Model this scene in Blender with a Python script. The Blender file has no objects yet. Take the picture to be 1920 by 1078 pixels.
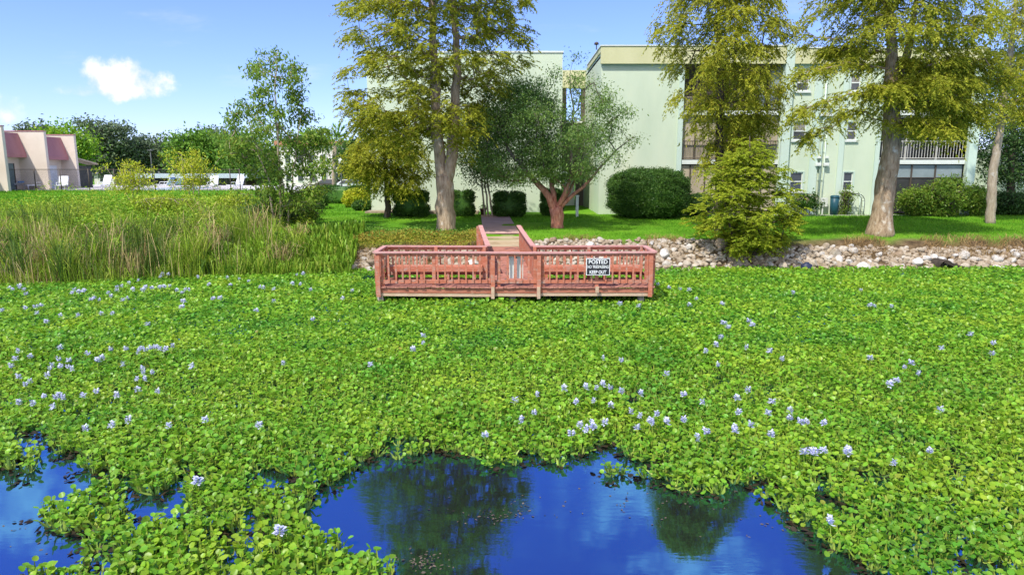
import bpy, math, random
import numpy as np
from math import radians, sin, cos, pi
scene = bpy.context.scene
COL = scene.collection
rng = np.random.default_rng(7)
random.seed(7)

# ------------------------------------------------------------------ camera model used to place things at real distances
TH = radians(9.7); CZ = 4.0
def ray(px, py):
    u = (px - 960) / 1280; v = (539 - py) / 1280
    return u, cos(TH) + v * sin(TH), -sin(TH) + v * cos(TH)
def at(px, py, Y):
    d = ray(px, py); k = Y / d[1]
    return (d[0] * k, Y, CZ + d[2] * k)
def gz(px, py, z):
    d = ray(px, py); k = (z - CZ) / d[2]
    return (d[0] * k, d[1] * k, z)

# ------------------------------------------------------------------ terrain
def shore(x):
    return np.interp(x, [-60, -40, -17, -11, -6.5, 0, 8, 20, 40, 80], [19, 21.5, 23.6, 25.8, 26.7, 27.0, 27.2, 27.3, 27.0, 26])
SR = ([-8, -1.5, 0, .5, 1.6, 2.6, 13, 25, 60, 200, 3000], [-1.2, -.5, 0, .34, 1.06, 1.2, 1.5, 1.6, 1.7, 1.8, 2.0])
SL = ([-8, -1.5, 0, 2, 6, 12, 20, 31, 40, 50, 60, 200, 3000], [-1.2, -.5, 0, .3, .9, 1.5, 1.95, 2.36, 2.34, 2.3, 1.5, 1.4, 2.0])
def smooth(a, b, x):
    t = np.clip((np.asarray(x, float) - a) / (b - a), 0, 1); return t * t * (3 - 2 * t)
def H(x, y):
    x = np.asarray(x, float); y = np.asarray(y, float)
    s = y - shore(x)
    tt = smooth(33, 45, y)
    w = smooth(-15 - 6 * tt, -6 - 7.5 * tt, x)
    w2 = 1 - (1 - w) * smooth(-400, -100, x)
    return np.interp(s, *SR) * w2 + np.interp(s, *SL) * (1 - w2)

def vnoise(x, y, sc, seed=0):
    """smooth value noise in the plane, 0..1"""
    x = np.asarray(x, float) * sc + seed * 17.13; y = np.asarray(y, float) * sc + seed * 5.71
    xi = np.floor(x).astype(np.int64); yi = np.floor(y).astype(np.int64)
    fx = x - xi; fy = y - yi
    fx = fx * fx * (3 - 2 * fx); fy = fy * fy * (3 - 2 * fy)
    def h(a, b):
        n = (a * 374761393 + b * 668265263 + seed * 1442695) & 0x7fffffff
        n = ((n ^ (n >> 13)) * 1274126177) & 0x7fffffff
        return (n ^ (n >> 16)) % 10007 / 10007.0
    return (h(xi, yi) * (1 - fx) + h(xi + 1, yi) * fx) * (1 - fy) + (h(xi, yi + 1) * (1 - fx) + h(xi + 1, yi + 1) * fx) * fy

# ------------------------------------------------------------------ materials
MATS = {}
def nt(name):
    m = bpy.data.materials.new(name); m.use_nodes = True
    n = m.node_tree; n.nodes.clear()
    o = n.nodes.new('ShaderNodeOutputMaterial')
    MATS[name] = m
    return m, n, o
def lk(n, a, ao, b, bi): n.links.new(a.outputs[ao], b.inputs[bi])
def ramp(n, stops):
    r = n.nodes.new('ShaderNodeValToRGB'); e = r.color_ramp.elements
    while len(e) < len(stops): e.new(.5)
    for k, (p, c) in enumerate(stops):
        e[k].position = p; e[k].color = (*c, 1)
    return r
def noise(n, scale, detail=4, rough=.6, coord=None, vec=None):
    t = n.nodes.new('ShaderNodeTexNoise'); t.inputs['Scale'].default_value = scale
    t.inputs['Detail'].default_value = detail; t.inputs['Roughness'].default_value = rough
    if vec is not None: n.links.new(vec, t.inputs['Vector'])
    else:
        g = n.nodes.new('ShaderNodeNewGeometry'); lk(n, g, 'Position', t, 'Vector')
    return t
def scaled(n, sx, sy, sz, obj=False):
    if obj:
        g = n.nodes.new('ShaderNodeTexCoord'); out = g.outputs['Object']
    else:
        g = n.nodes.new('ShaderNodeNewGeometry'); out = g.outputs['Position']
    m = n.nodes.new('ShaderNodeVectorMath'); m.operation = 'MULTIPLY'
    n.links.new(out, m.inputs[0]); m.inputs[1].default_value = (sx, sy, sz)
    return m.outputs[0]
def mixc(n, fac, a, b, mode='MIX'):
    m = n.nodes.new('ShaderNodeMix'); m.data_type = 'RGBA'; m.blend_type = mode
    for s, val in ((m.inputs[0], fac), (m.inputs[6], a), (m.inputs[7], b)):
        if isinstance(val, bpy.types.NodeSocket): n.links.new(val, s)
        elif isinstance(val, (int, float)): s.default_value = val
        else: s.default_value = (*val, 1)
    return m.outputs[2]
def surf(name, stops, scale=2, rough=.8, stretch=None, bump=.0, bscale=30, spec=.3, metal=0, detail=5, second=None, objrand=0):
    """noise-mottled opaque surface"""
    m, n, o = nt(name)
    p = n.nodes.new('ShaderNodeBsdfPrincipled'); lk(n, p, 0, o, 0)
    p.inputs['Roughness'].default_value = rough; p.inputs['Metallic'].default_value = metal
    p.inputs['Specular IOR Level'].default_value = spec
    vec = scaled(n, *stretch) if stretch else None
    t = noise(n, scale, detail, .62, vec=vec)
    r = ramp(n, stops); lk(n, t, 0, r, 0)
    c = r.outputs[0]
    if second:
        sc, lo, hi, col, st = second
        t2 = noise(n, sc, 5, .65, vec=scaled(n, *st) if st else None)
        mr = n.nodes.new('ShaderNodeMapRange'); mr.inputs[1].default_value = lo; mr.inputs[2].default_value = hi
        lk(n, t2, 0, mr, 0)
        c = mixc(n, mr.outputs[0], c, col)
    if objrand:
        oi = n.nodes.new('ShaderNodeObjectInfo')
        hv = n.nodes.new('ShaderNodeHueSaturation')
        mr = n.nodes.new('ShaderNodeMapRange'); mr.inputs[3].default_value = 1 - objrand; mr.inputs[4].default_value = 1 + objrand
        lk(n, oi, 'Random', mr, 0); lk(n, mr, 0, hv, 'Value')
        n.links.new(c, hv.inputs['Color']); c = hv.outputs[0]
    n.links.new(c, p.inputs['Base Color'])
    if bump:
        tb = noise(n, bscale, 6, .7, vec=scaled(n, *stretch) if stretch else None)
        b = n.nodes.new('ShaderNodeBump'); b.inputs['Strength'].default_value = bump; b.inputs['Distance'].default_value = .03
        lk(n, tb, 0, b, 'Height'); lk(n, b, 0, p, 'Normal')
    return m
def leafmat(name, a, b, c, scale=.9, transl=.4, rough=.5, var=.35, island=True):
    """foliage: two greens in clumps, a third colour on some leaves, part of the light passing through"""
    m, n, o = nt(name)
    t = noise(n, scale, 3, .6)
    r = ramp(n, [(.32, a), (.68, b)]); lk(n, t, 0, r, 0)
    g = n.nodes.new('ShaderNodeNewGeometry')
    mr = n.nodes.new('ShaderNodeMapRange'); mr.inputs[1].default_value = .72; mr.inputs[2].default_value = 1; mr.inputs[4].default_value = .8
    lk(n, g, 'Random Per Island', mr, 0)
    col = mixc(n, mr.outputs[0], r.outputs[0], c)
    w = n.nodes.new('ShaderNodeTexWhiteNoise'); w.noise_dimensions = '1D'
    mu = n.nodes.new('ShaderNodeMath'); mu.operation = 'MULTIPLY'; mu.inputs[1].default_value = 91.7
    lk(n, g, 'Random Per Island', mu, 0); lk(n, mu, 0, w, 'W')
    m2 = n.nodes.new('ShaderNodeMapRange'); m2.inputs[3].default_value = 1 - var; m2.inputs[4].default_value = 1 + var
    lk(n, w, 'Value', m2, 0)
    hv = n.nodes.new('ShaderNodeHueSaturation'); n.links.new(col, hv.inputs['Color']); lk(n, m2, 0, hv, 'Value')
    p = n.nodes.new('ShaderNodeBsdfPrincipled'); lk(n, hv, 0, p, 'Base Color')
    p.inputs['Roughness'].default_value = rough; p.inputs['Specular IOR Level'].default_value = .25
    tr = n.nodes.new('ShaderNodeBsdfTranslucent'); lk(n, hv, 0, tr, 'Color')
    mx = n.nodes.new('ShaderNodeMixShader'); mx.inputs[0].default_value = transl
    lk(n, p, 0, mx, 1); lk(n, tr, 0, mx, 2); lk(n, mx, 0, o, 0)
    return m

# ------------------------------------------------------------------ object helpers
ORG = {}
def tag(o, label=None, cat=None, group=None, kind=None):
    if label: o['label'] = label
    if cat: o['category'] = cat
    if group: o['group'] = group
    if kind: o['kind'] = kind
    return o
def thing(name, label, cat, loc=(0, 0, 0), group=None):
    o = bpy.data.objects.new(name, None); COL.objects.link(o)
    o.location = loc; ORG[o] = tuple(loc); o.empty_display_size = .3
    return tag(o, label, cat, group)
def link(name, me, mat, parent=None):
    o = bpy.data.objects.new(name, me); COL.objects.link(o)
    mats = mat if isinstance(mat, (list, tuple)) else [mat]
    if not me.materials:
        for m in mats: me.materials.append(m)
    if parent is not None:
        o.parent = parent; ORG[o] = ORG[parent]
    return o
def npmesh(name, V, F, smooth_=False):
    """V (n,3); F list of index arrays (m,k)"""
    me = bpy.data.meshes.new(name)
    V = np.asarray(V, np.float32)
    F = F if isinstance(F, list) else [F]
    F = [np.asarray(f, np.int32) for f in F if len(f)]
    me.vertices.add(len(V)); me.vertices.foreach_set('co', V.ravel())
    nl = sum(f.size for f in F); npg = sum(len(f) for f in F)
    me.loops.add(nl); me.polygons.add(npg)
    me.loops.foreach_set('vertex_index', np.concatenate([f.ravel() for f in F]))
    tot = np.concatenate([np.full(len(f), f.shape[1], np.int32) for f in F])
    st = np.concatenate([[0], np.cumsum(tot)[:-1]]).astype(np.int32)
    me.polygons.foreach_set('loop_start', st); me.polygons.foreach_set('loop_total', tot)
    if smooth_: me.polygons.foreach_set('use_smooth', np.ones(npg, bool))
    me.update(calc_edges=True); me.validate()
    return me

class MB:
    def __init__(s): s.v = []; s.f = []; s.sm = []
    def add(s, vs, fs, sm=False):
        k = len(s.v); s.v += [tuple(p) for p in vs]
        s.f += [tuple(k + i for i in f) for f in fs]; s.sm += [sm] * len(fs)
        return s
    def box(s, x0, x1, y0, y1, z0, z1, j=0):
        v = [(x, y, z) for x in (x0, x1) for y in (y0, y1) for z in (z0, z1)]
        if j: v = [tuple(c + random.uniform(-j, j) for c in p) for p in v]
        return s.add(v, [(0, 1, 3, 2), (4, 6, 7, 5), (0, 4, 5, 1), (2, 3, 7, 6), (0, 2, 6, 4), (1, 5, 7, 3)])
    def bar(s, p, q, w, h, up=(0, 0, 1)):
        """box of section w x h from p to q"""
        p = np.array(p, float); q = np.array(q, float); d = q - p; d /= np.linalg.norm(d)
        up = np.array(up, float)
        if abs(np.dot(up, d)) > .95: up = np.array((0, 1, 0.))
        a = np.cross(d, up); a /= np.linalg.norm(a); b = np.cross(a, d)
        a = a * w / 2; b = b * h / 2
        v = [c + i * a + k * b for c in (p, q) for i, k in ((-1, -1), (1, -1), (1, 1), (-1, 1))]
        return s.add(v, [(3, 2, 1, 0), (4, 5, 6, 7), (0, 1, 5, 4), (1, 2, 6, 5), (2, 3, 7, 6), (3, 0, 4, 7)])
    def tube(s, pts, rad, n=8, cap=True, wob=0):
        pts = [np.array(p, float) for p in pts]
        if not hasattr(rad, '__len__'): rad = [rad] * len(pts)
        vs = []; prev = None
        for i, p in enumerate(pts):
            d = pts[min(i + 1, len(pts) - 1)] - pts[max(i - 1, 0)]
            L = np.linalg.norm(d); d = d / (L if L > 1e-9 else 1)
            if prev is None:
                a = np.cross(d, (0, 0, 1.) if abs(d[2]) < .9 else (1., 0, 0))
            else: a = prev - d * np.dot(prev, d)
            a /= max(np.linalg.norm(a), 1e-9); prev = a; b = np.cross(d, a)
            for k in range(n):
                t = 2 * pi * k / n
                r = rad[i] * (1 + (random.uniform(-wob, wob) if wob else 0))
                vs.append(p + r * (cos(t) * a + sin(t) * b))
        fs = [(i * n + k, i * n + (k + 1) % n, (i + 1) * n + (k + 1) % n, (i + 1) * n + k) for i in range(len(pts) - 1) for k in range(n)]
        if cap: fs += [tuple(range(n - 1, -1, -1)), tuple((len(pts) - 1) * n + k for k in range(n))]
        return s.add(vs, fs, True)
    def lathe(s, c, prof, n=16, sx=1, sy=1):
        vs = [(c[0] + r * cos(2 * pi * k / n) * sx, c[1] + r * sin(2 * pi * k / n) * sy, c[2] + z) for r, z in prof for k in range(n)]
        fs = [(i * n + k, i * n + (k + 1) % n, (i + 1) * n + (k + 1) % n, (i + 1) * n + k) for i in range(len(prof) - 1) for k in range(n)]
        return s.add(vs, fs, True)
    def build(s, name, mat, parent=None, bevel=0):
        me = bpy.data.meshes.new(name)
        o = ORG.get(parent, (0, 0, 0)) if parent is not None else (0, 0, 0)
        me.from_pydata([(x - o[0], y - o[1], z - o[2]) for x, y, z in s.v], [], s.f)
        me.polygons.foreach_set('use_smooth', s.sm); me.update()
        ob = link(name, me, mat, parent)
        return ob

def copy_tree(o, parent=None):
    c = o.copy(); COL.objects.link(c); c.parent = parent
    for ch in list(o.children): copy_tree(ch, c)
    return c

def unit(v): return v / np.maximum(np.linalg.norm(v, axis=-1, keepdims=True), 1e-9)
DIAMOND = [(0, 0, 0), (.42, .5, 0), (1, 0, 0), (.42, -.5, 0)]
OVAL = [(0, 0, 0), (.25, .42, .0), (.62, .42, .0), (1, 0, -.08), (.62, -.42, 0), (.25, -.42, 0)]
def leaves(P, D, N, L, W, shape=DIAMOND):
    """arrays: base points, axis, rough normal, length, width -> V, F of one n-gon per leaf"""
    D = unit(D); S = unit(np.cross(D, N)); N2 = np.cross(S, D)
    L = np.asarray(L)[:, None]; W = np.asarray(W)[:, None]
    V = np.stack([P + D * (t * L) + S * (s * W) + N2 * (q * L) for t, s, q in shape], 1)
    k = len(shape)
    return V.reshape(-1, 3), np.arange(len(P) * k).reshape(-1, k)
def rdir(n, r=None):
    r = r or rng
    return unit(r.normal(size=(n, 3)))
def merge(parts):
    Vs = []; Fs = {}; k = 0
    for V, F in parts:
        Vs.append(V)
        for f in (F if isinstance(F, list) else [F]):
            if len(f): Fs.setdefault(f.shape[1], []).append(f + k)
        k += len(V)
    return np.concatenate(Vs), [np.concatenate(v) for v in Fs.values()]
# ------------------------------------------------------------------ camera, sun, sky
cam = bpy.data.cameras.new('camera'); co = bpy.data.objects.new('camera', cam); COL.objects.link(co)
co.location = (0, 0, CZ); co.rotation_euler = (pi / 2 - TH, 0, 0)
cam.lens = 24; cam.sensor_width = 36; cam.clip_end = 6000; cam.clip_start = .1
scene.camera = co
EL, AZ = radians(56), radians(216)          # sun high, behind the camera and to its left
sl = bpy.data.lights.new('sun', 'SUN'); so = bpy.data.objects.new('sun', sl); COL.objects.link(so)
sl.energy = 3.0; sl.angle = radians(1.2); sl.color = (1, .95, .86)
sd = (sin(AZ) * cos(EL), cos(AZ) * cos(EL), sin(EL))
from mathutils import Vector
so.rotation_euler = Vector(sd).to_track_quat('Z', 'Y').to_euler()
W = bpy.data.worlds.new('World'); scene.world = W; W.use_nodes = True
n = W.node_tree; n.nodes.clear()
wo = n.nodes.new('ShaderNodeOutputWorld'); bg = n.nodes.new('ShaderNodeBackground'); lk(n, bg, 0, wo, 0)
sky = n.nodes.new('ShaderNodeTexSky'); sky.sky_type = 'NISHITA'; sky.sun_disc = False
sky.sun_elevation = EL; sky.sun_rotation = AZ; sky.air_density = 1.0; sky.dust_density = .15; sky.ozone_density = 3.2; sky.altitude = 0
bg.inputs['Strength'].default_value = .115
tc = n.nodes.new('ShaderNodeTexCoord')
sep = n.nodes.new('ShaderNodeSeparateXYZ'); n.links.new(tc.outputs['Generated'], sep.inputs[0])
def wm(op, a, b=None, c=None, clamp=False):
    m = n.nodes.new('ShaderNodeMath'); m.operation = op; m.use_clamp = clamp
    for i, v in enumerate((a, b, c)):
        if v is None: continue
        if isinstance(v, (int, float)): m.inputs[i].default_value = v
        else: n.links.new(v, m.inputs[i])
    return m.outputs[0]
SX, SY, SZ = sep.outputs
yy = wm('MAXIMUM', SY, .02)
U = wm('DIVIDE', SX, yy); V_ = wm('DIVIDE', SZ, yy)
cv = n.nodes.new('ShaderNodeCombineXYZ'); n.links.new(U, cv.inputs[0]); n.links.new(V_, cv.inputs[1])
def wnoise(scale, detail, rough, sx=1, sy=1, off=0):
    mp = n.nodes.new('ShaderNodeMapping'); n.links.new(cv.outputs[0], mp.inputs[0])
    mp.inputs['Scale'].default_value = (sx, sy, 1); mp.inputs['Location'].default_value = (off, off * .37, 0)
    t = n.nodes.new('ShaderNodeTexNoise'); t.inputs['Scale'].default_value = scale
    t.inputs['Detail'].default_value = detail; t.inputs['Roughness'].default_value = rough
    n.links.new(mp.outputs[0], t.inputs['Vector']); return t.outputs['Fac']
def sstep(x, a, b):
    m = n.nodes.new('ShaderNodeMapRange'); m.interpolation_type = 'SMOOTHSTEP'
    m.inputs[1].default_value = a; m.inputs[2].default_value = b; n.links.new(x, m.inputs[0]); return m.outputs[0]
puff = wnoise(15, 9, .6)
def cumulus(u0, v0, a, b, edge=.35, flat=True):
    du = wm('DIVIDE', wm('SUBTRACT', U, u0), a); dv = wm('DIVIDE', wm('SUBTRACT', V_, v0), b)
    if flat:   # a flatter underside: distances below the middle count more
        dv = wm('ADD', dv, wm('MULTIPLY', wm('MINIMUM', dv, 0), .8))
    r2 = wm('ADD', wm('POWER', wm('ABSOLUTE', du), 2), wm('POWER', wm('ABSOLUTE', dv), 2))
    x = wm('ADD', wm('SUBTRACT', 1, r2), wm('MULTIPLY', wm('SUBTRACT', puff, .5), 4.2))
    return sstep(x, 0, edge)
def uv(px, py):
    d = ray(px, py); return d[0] / d[1], d[2] / d[1]
c1 = cumulus(*uv(225, 163), .078, .040, 1.1)
c1b = cumulus(*uv(165, 172), .05, .016, 1.5)
c2 = cumulus(*uv(10, 215), .03, .026, 1.6)
c3 = cumulus(*uv(-60, 200), .06, .03, 1.2)
ci1 = sstep(wnoise(2.6, 7, .62, 1, 4.2, 3.1), .53, .80)
band = wm('MULTIPLY', sstep(V_, .0, .08), ci1)
ci2 = wm('MULTIPLY', sstep(wnoise(3.2, 8, .6, 1.2, 1.6, 7.7), .50, .74), sstep(V_, .27, .40))
cl = wm('MAXIMUM', wm('MAXIMUM', c1, wm('MULTIPLY', c1b, .8)), wm('MAXIMUM', wm('MULTIPLY', c2, .75), c3))
def veil(u0, v0, a, b):
    return wm('MULTIPLY', cumulus(u0, v0, a, b, 1.7, False), 1.0)
veils = wm('MAXIMUM', wm('MAXIMUM', veil(.17, .50, .14, .09), veil(-.75, .50, .20, .12)), veil(.30, .62, .12, .08))
thin = wm('MAXIMUM', veils, 1e-4)
thin = wm('MAXIMUM', thin, wm('MAXIMUM', wm('MULTIPLY', band, .38), wm('MULTIPLY', ci2, .25)))
cl = wm('MULTIPLY', wm('MAXIMUM', cl, thin), sstep(SY, .0, .15))
cshade = ramp(n, [(.34, (3.7, 3.95, 4.8)), (.60, (5.6, 5.5, 5.6))]); n.links.new(puff, cshade.inputs[0])
# unseen bright cloud added to the sky behind the camera as soft frontal fill
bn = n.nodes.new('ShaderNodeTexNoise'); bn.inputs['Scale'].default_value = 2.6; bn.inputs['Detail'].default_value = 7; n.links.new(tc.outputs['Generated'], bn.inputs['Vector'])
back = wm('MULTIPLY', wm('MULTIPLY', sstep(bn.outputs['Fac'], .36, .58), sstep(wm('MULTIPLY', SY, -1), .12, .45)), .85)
tint = mixc(n, 1.0, sky.outputs[0], (.67, .715, 1.12), 'MULTIPLY')
skyc = mixc(n, cl, tint, cshade.outputs[0])
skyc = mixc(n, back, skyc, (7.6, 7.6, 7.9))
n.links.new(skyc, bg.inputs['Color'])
scene.view_settings.view_transform = 'Standard'; scene.view_settings.look = 'None'
scene.view_settings.exposure = .96; scene.view_settings.gamma = 1
scene.cycles.max_bounces = 6; scene.cycles.transparent_max_bounces = 8
scene.cycles.diffuse_bounces = 3

# ------------------------------------------------------------------ ground (one sheet to the horizon) and water
def axis(lo, hi, step, far, k):
    a = list(np.arange(lo, hi + 1e-6, step)); d = step; x = hi; y = lo; R = []; Lf = []
    while x < far:
        d *= k; x += d; y -= d; R.append(x); Lf.append(y)
    return np.array(Lf[::-1] + a + R)
gx = axis(-48, 34, .4, 3200, 1.18)
gy = axis(17, 64, .35, 3200, 1.18)
X, Y = np.meshgrid(gx, gy)
Z = H(X, Y)
S_ = Y - shore(X)
Wr = smooth(-13, -6, X)
Z = Z + (vnoise(X, Y, .9, 1) - .5) * .07 * np.clip(S_ + 1, 0, 1) + np.where(S_ > 3, (vnoise(X, Y, .14, 2) - .5) * .10, 0) * (1 - smooth(34, 45, Y) * Wr)
Z = np.where(Y < 10, -1.2, Z)
lim = 1.8 * Wr + (9 + 4 * (vnoise(X, Y, .25, 4) - .5)) * (1 - Wr)
soil = 1 - smooth(-.3, .5, S_ - lim + (vnoise(X, Y, 1.1, 3) - .5) * 1.0)
ny, nx = X.shape
idx = np.arange(nx * ny).reshape(ny, nx)
F = np.stack([idx[:-1, :-1], idx[:-1, 1:], idx[1:, 1:], idx[1:, :-1]], -1).reshape(-1, 4)
gm = npmesh('ground', np.stack([X, Y, Z], -1).reshape(-1, 3), F, True)
at_ = gm.attributes.new('soil', 'FLOAT', 'POINT'); at_.data.foreach_set('value', soil.ravel().astype(np.float32))
m, nn, o = nt('ground_cover')
p = nn.nodes.new('ShaderNodeBsdfPrincipled'); lk(nn, p, 0, o, 0); p.inputs['Roughness'].default_value = .95; p.inputs['Specular IOR Level'].default_value = .1
t1 = noise(nn, .35, 5, .6); r1 = ramp(nn, [(.3, (.080, .230, .012)), (.52, (.130, .310, .016)), (.72, (.18, .33, .025))]); lk(nn, t1, 0, r1, 0)
t2 = noise(nn, 2.2, 6, .75); r2 = ramp(nn, [(.3, (.045, .03, .018)), (.55, (.16, .11, .06)), (.75, (.27, .2, .12))]); lk(nn, t2, 0, r2, 0)
t3 = noise(nn, 28, 3, .7); r3 = ramp(nn, [(.25, (.55, .55, .55)), (.75, (1.3, 1.3, 1.3))]); lk(nn, t3, 0, r3, 0)
aa = nn.nodes.new('ShaderNodeAttribute'); aa.attribute_name = 'soil'
cc = mixc(nn, aa.outputs['Fac'], r1.outputs[0], r2.outputs[0])
cc = mixc(nn, 1.0, cc, r3.outputs[0], 'MULTIPLY')
nn.links.new(cc, p.inputs['Base Color'])
b = nn.nodes.new('ShaderNodeBump'); b.inputs['Strength'].default_value = .8; b.inputs['Distance'].default_value = .05; lk(nn, t3, 0, b, 'Height'); lk(nn, b, 0, p, 'Normal')
tag(link('ground', gm, m), kind='structure')

m, nn, o = nt('pond_water')
p = nn.nodes.new('ShaderNodeBsdfPrincipled'); lk(nn, p, 0, o, 0)
p.inputs['Base Color'].default_value = (.012, .0075, .003, 1); p.inputs['Roughness'].default_value = .6
gl = nn.nodes.new('ShaderNodeBsdfGlossy'); gl.inputs['Color'].default_value = (.12, .44, .92, 1); gl.inputs['Roughness'].default_value = .02
mxw = nn.nodes.new('ShaderNodeMixShader'); mxw.inputs[0].default_value = .60; lk(nn, p, 0, mxw, 1); lk(nn, gl, 0, mxw, 2); lk(nn, mxw, 0, o, 0)
vec = scaled(nn, 1.1, 3.2, 1)
ta = noise(nn, 2.2, 4, .55, vec=vec)
tm = noise(nn, .35, 2, .5); mr = nn.nodes.new('ShaderNodeMapRange'); mr.inputs[1].default_value = .45; mr.inputs[2].default_value = .65; mr.inputs[3].default_value = .015; mr.inputs[4].default_value = .11
lk(nn, tm, 0, mr, 0)
b = nn.nodes.new('ShaderNodeBump'); lk(nn, mr, 0, b, 'Strength'); b.inputs['Distance'].default_value = .03; lk(nn, ta, 0, b, 'Height'); lk(nn, b, 0, p, 'Normal'); lk(nn, b, 0, gl, 'Normal')
wb = MB(); wb.add([(-400, -400, 0), (400, -400, 0), (400, 36, 0), (-400, 36, 0)], [(0, 1, 2, 3)])
tag(wb.build('pond_water', m), kind='structure')

# ------------------------------------------------------------------ path from the lawn to the deck
M_path = surf('path_pavers', [(.3, (.38, .235, .205)), (.7, (.49, .32, .28))], 1.4, .9, bump=.2, bscale=40)
M_conc = surf('weathered_concrete', [(.3, (.30, .225, .14)), (.55, (.45, .355, .23)), (.8, (.54, .46, .33))], 2.5, .95, stretch=(.5, 3, 1), bump=.3)
pb = MB()
n_ = 14
for i in range(n_ + 1):
    y = 30.2 + (39.3 - 30.2) * i / n_; t = (y - 30.2) / 9.1
    l = gz(907 + (900 - 907) * t, 440, 1.2)[0] * 0 + (-1.28 + (-1.78 + 1.28) * t); r = .36 + (-.20 - .36) * t
    pb.v += [(l, y, float(H(l, y)) + .035), (r, y, float(H(r, y)) + .035)]
    if i: k = len(pb.v); pb.f.append((k - 4, k - 3, k - 1, k - 2)); pb.sm.append(False)
# edge skirts of the paving
k0 = len(pb.v)
tag(pb.build('path', M_path), kind='structure')
sb = MB()
ys = [27.1, 28.05, 29.0, 30.2]; zs = [1.02, 1.10, 1.17, 1.24]
for i in range(3):
    sb.box(-1.27 + .03 * i, .34 - .0 * i, ys[i], ys[i + 1] - .012, zs[i] - .5, zs[i] + .012 * i, j=.006)
tag(sb.build('path_landing', M_conc), kind='structure')
mb_ = MB(); mb_.box(-8.7, -2.0, 40.5, 41.95, 1.3, 1.62)
M_mulch = surf('pale_mulch', [(.3, (.20, .14, .09)), (.7, (.42, .34, .25))], 9, .95, bump=.5)
tag(mb_.build('mulch_bed', M_mulch), kind='structure')

# ------------------------------------------------------------------ short lawn blades
def blades(n, xs, ys, h, w, ok, lean=.35, seg=1, r=rng, zoff=-.01, hn=0):
    x = r.uniform(*xs, n); y = r.uniform(*ys, n); k = ok(x, y); x = x[k]; y = y[k]; n = len(x)
    z = H(x, y) + zoff; hh = h * r.uniform(.55, 1.25, n) * (1 - hn + 2 * hn * vnoise(x, y, .55, 19)); a = r.uniform(0, 2 * pi, n); ln = r.uniform(0, lean, n)
    fa = r.uniform(0, 2 * pi, n)
    sx = np.cos(fa) * w / 2; sy = np.sin(fa) * w / 2
    dx = np.cos(a) * ln * hh; dy = np.sin(a) * ln * hh
    B = np.stack([x, y, z], -1)
    if seg == 1:
        V = np.stack([B + np.stack([-sx, -sy, 0 * x], -1), B + np.stack([sx, sy, 0 * x], -1), B + np.stack([dx, dy, hh], -1)], 1)
        return V.reshape(-1, 3), [np.arange(n * 3).reshape(-1, 3)]
    s3 = np.stack([sx, sy, 0 * x], -1)
    m1 = B + np.stack([dx * .25, dy * .25, hh * .55], -1); m2 = B + np.stack([dx * .62, dy * .62, hh * .88], -1)
    tip = B + np.stack([dx * 1.25, dy * 1.25, hh * (1.0 - .35 * ln)], -1)
    V = np.stack([B - s3, B + s3, m1 - s3 * .9, m1 + s3 * .9, m2 - s3 * .6, m2 + s3 * .6, tip], 1).reshape(-1, 3)
    b0 = np.arange(n)[:, None] * 7
    return V, [np.concatenate([b0 + np.array([[0, 1, 3, 2]]), b0 + np.array([[2, 3, 5, 4]])]), b0 + np.array([[4, 5, 6]])]
def inpath(x, y):
    return (y > 27) & (y < 39.4) & (x > -1.31 - .055 * (y - 30)) & (x < .39 - .06 * (y - 30))
def oklawn(x, y):
    s = y - shore(x); w = smooth(-13, -6, x)
    return ((s > (1.75 + .5 * vnoise(x, y, .9, 8)) * w + 12 * (1 - w)) | ((x > -.29 * y) & (s > 5))) & ~inpath(x, y) & ~((y > 39.7) & (x > -8.7) & (x < 28)) & (np.abs(x) < .80 * y)
M_lawn = leafmat('lawn_grass', (.085, .255, .010), (.150, .360, .014), (.22, .36, .03), .5, .3, .7, .3)
parts = [blades(95000, (-14, 34), (28.5, 41), .085, .028, oklawn), blades(50000, (-46, -6), (33, 58), .13, .05, oklawn), blades(9000, (26, 40), (33, 46), .12, .04, oklawn)]
V, F = merge(parts)
tag(link('lawn_grass', npmesh('lawn_grass', V, F), M_lawn), kind='stuff')
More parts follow.
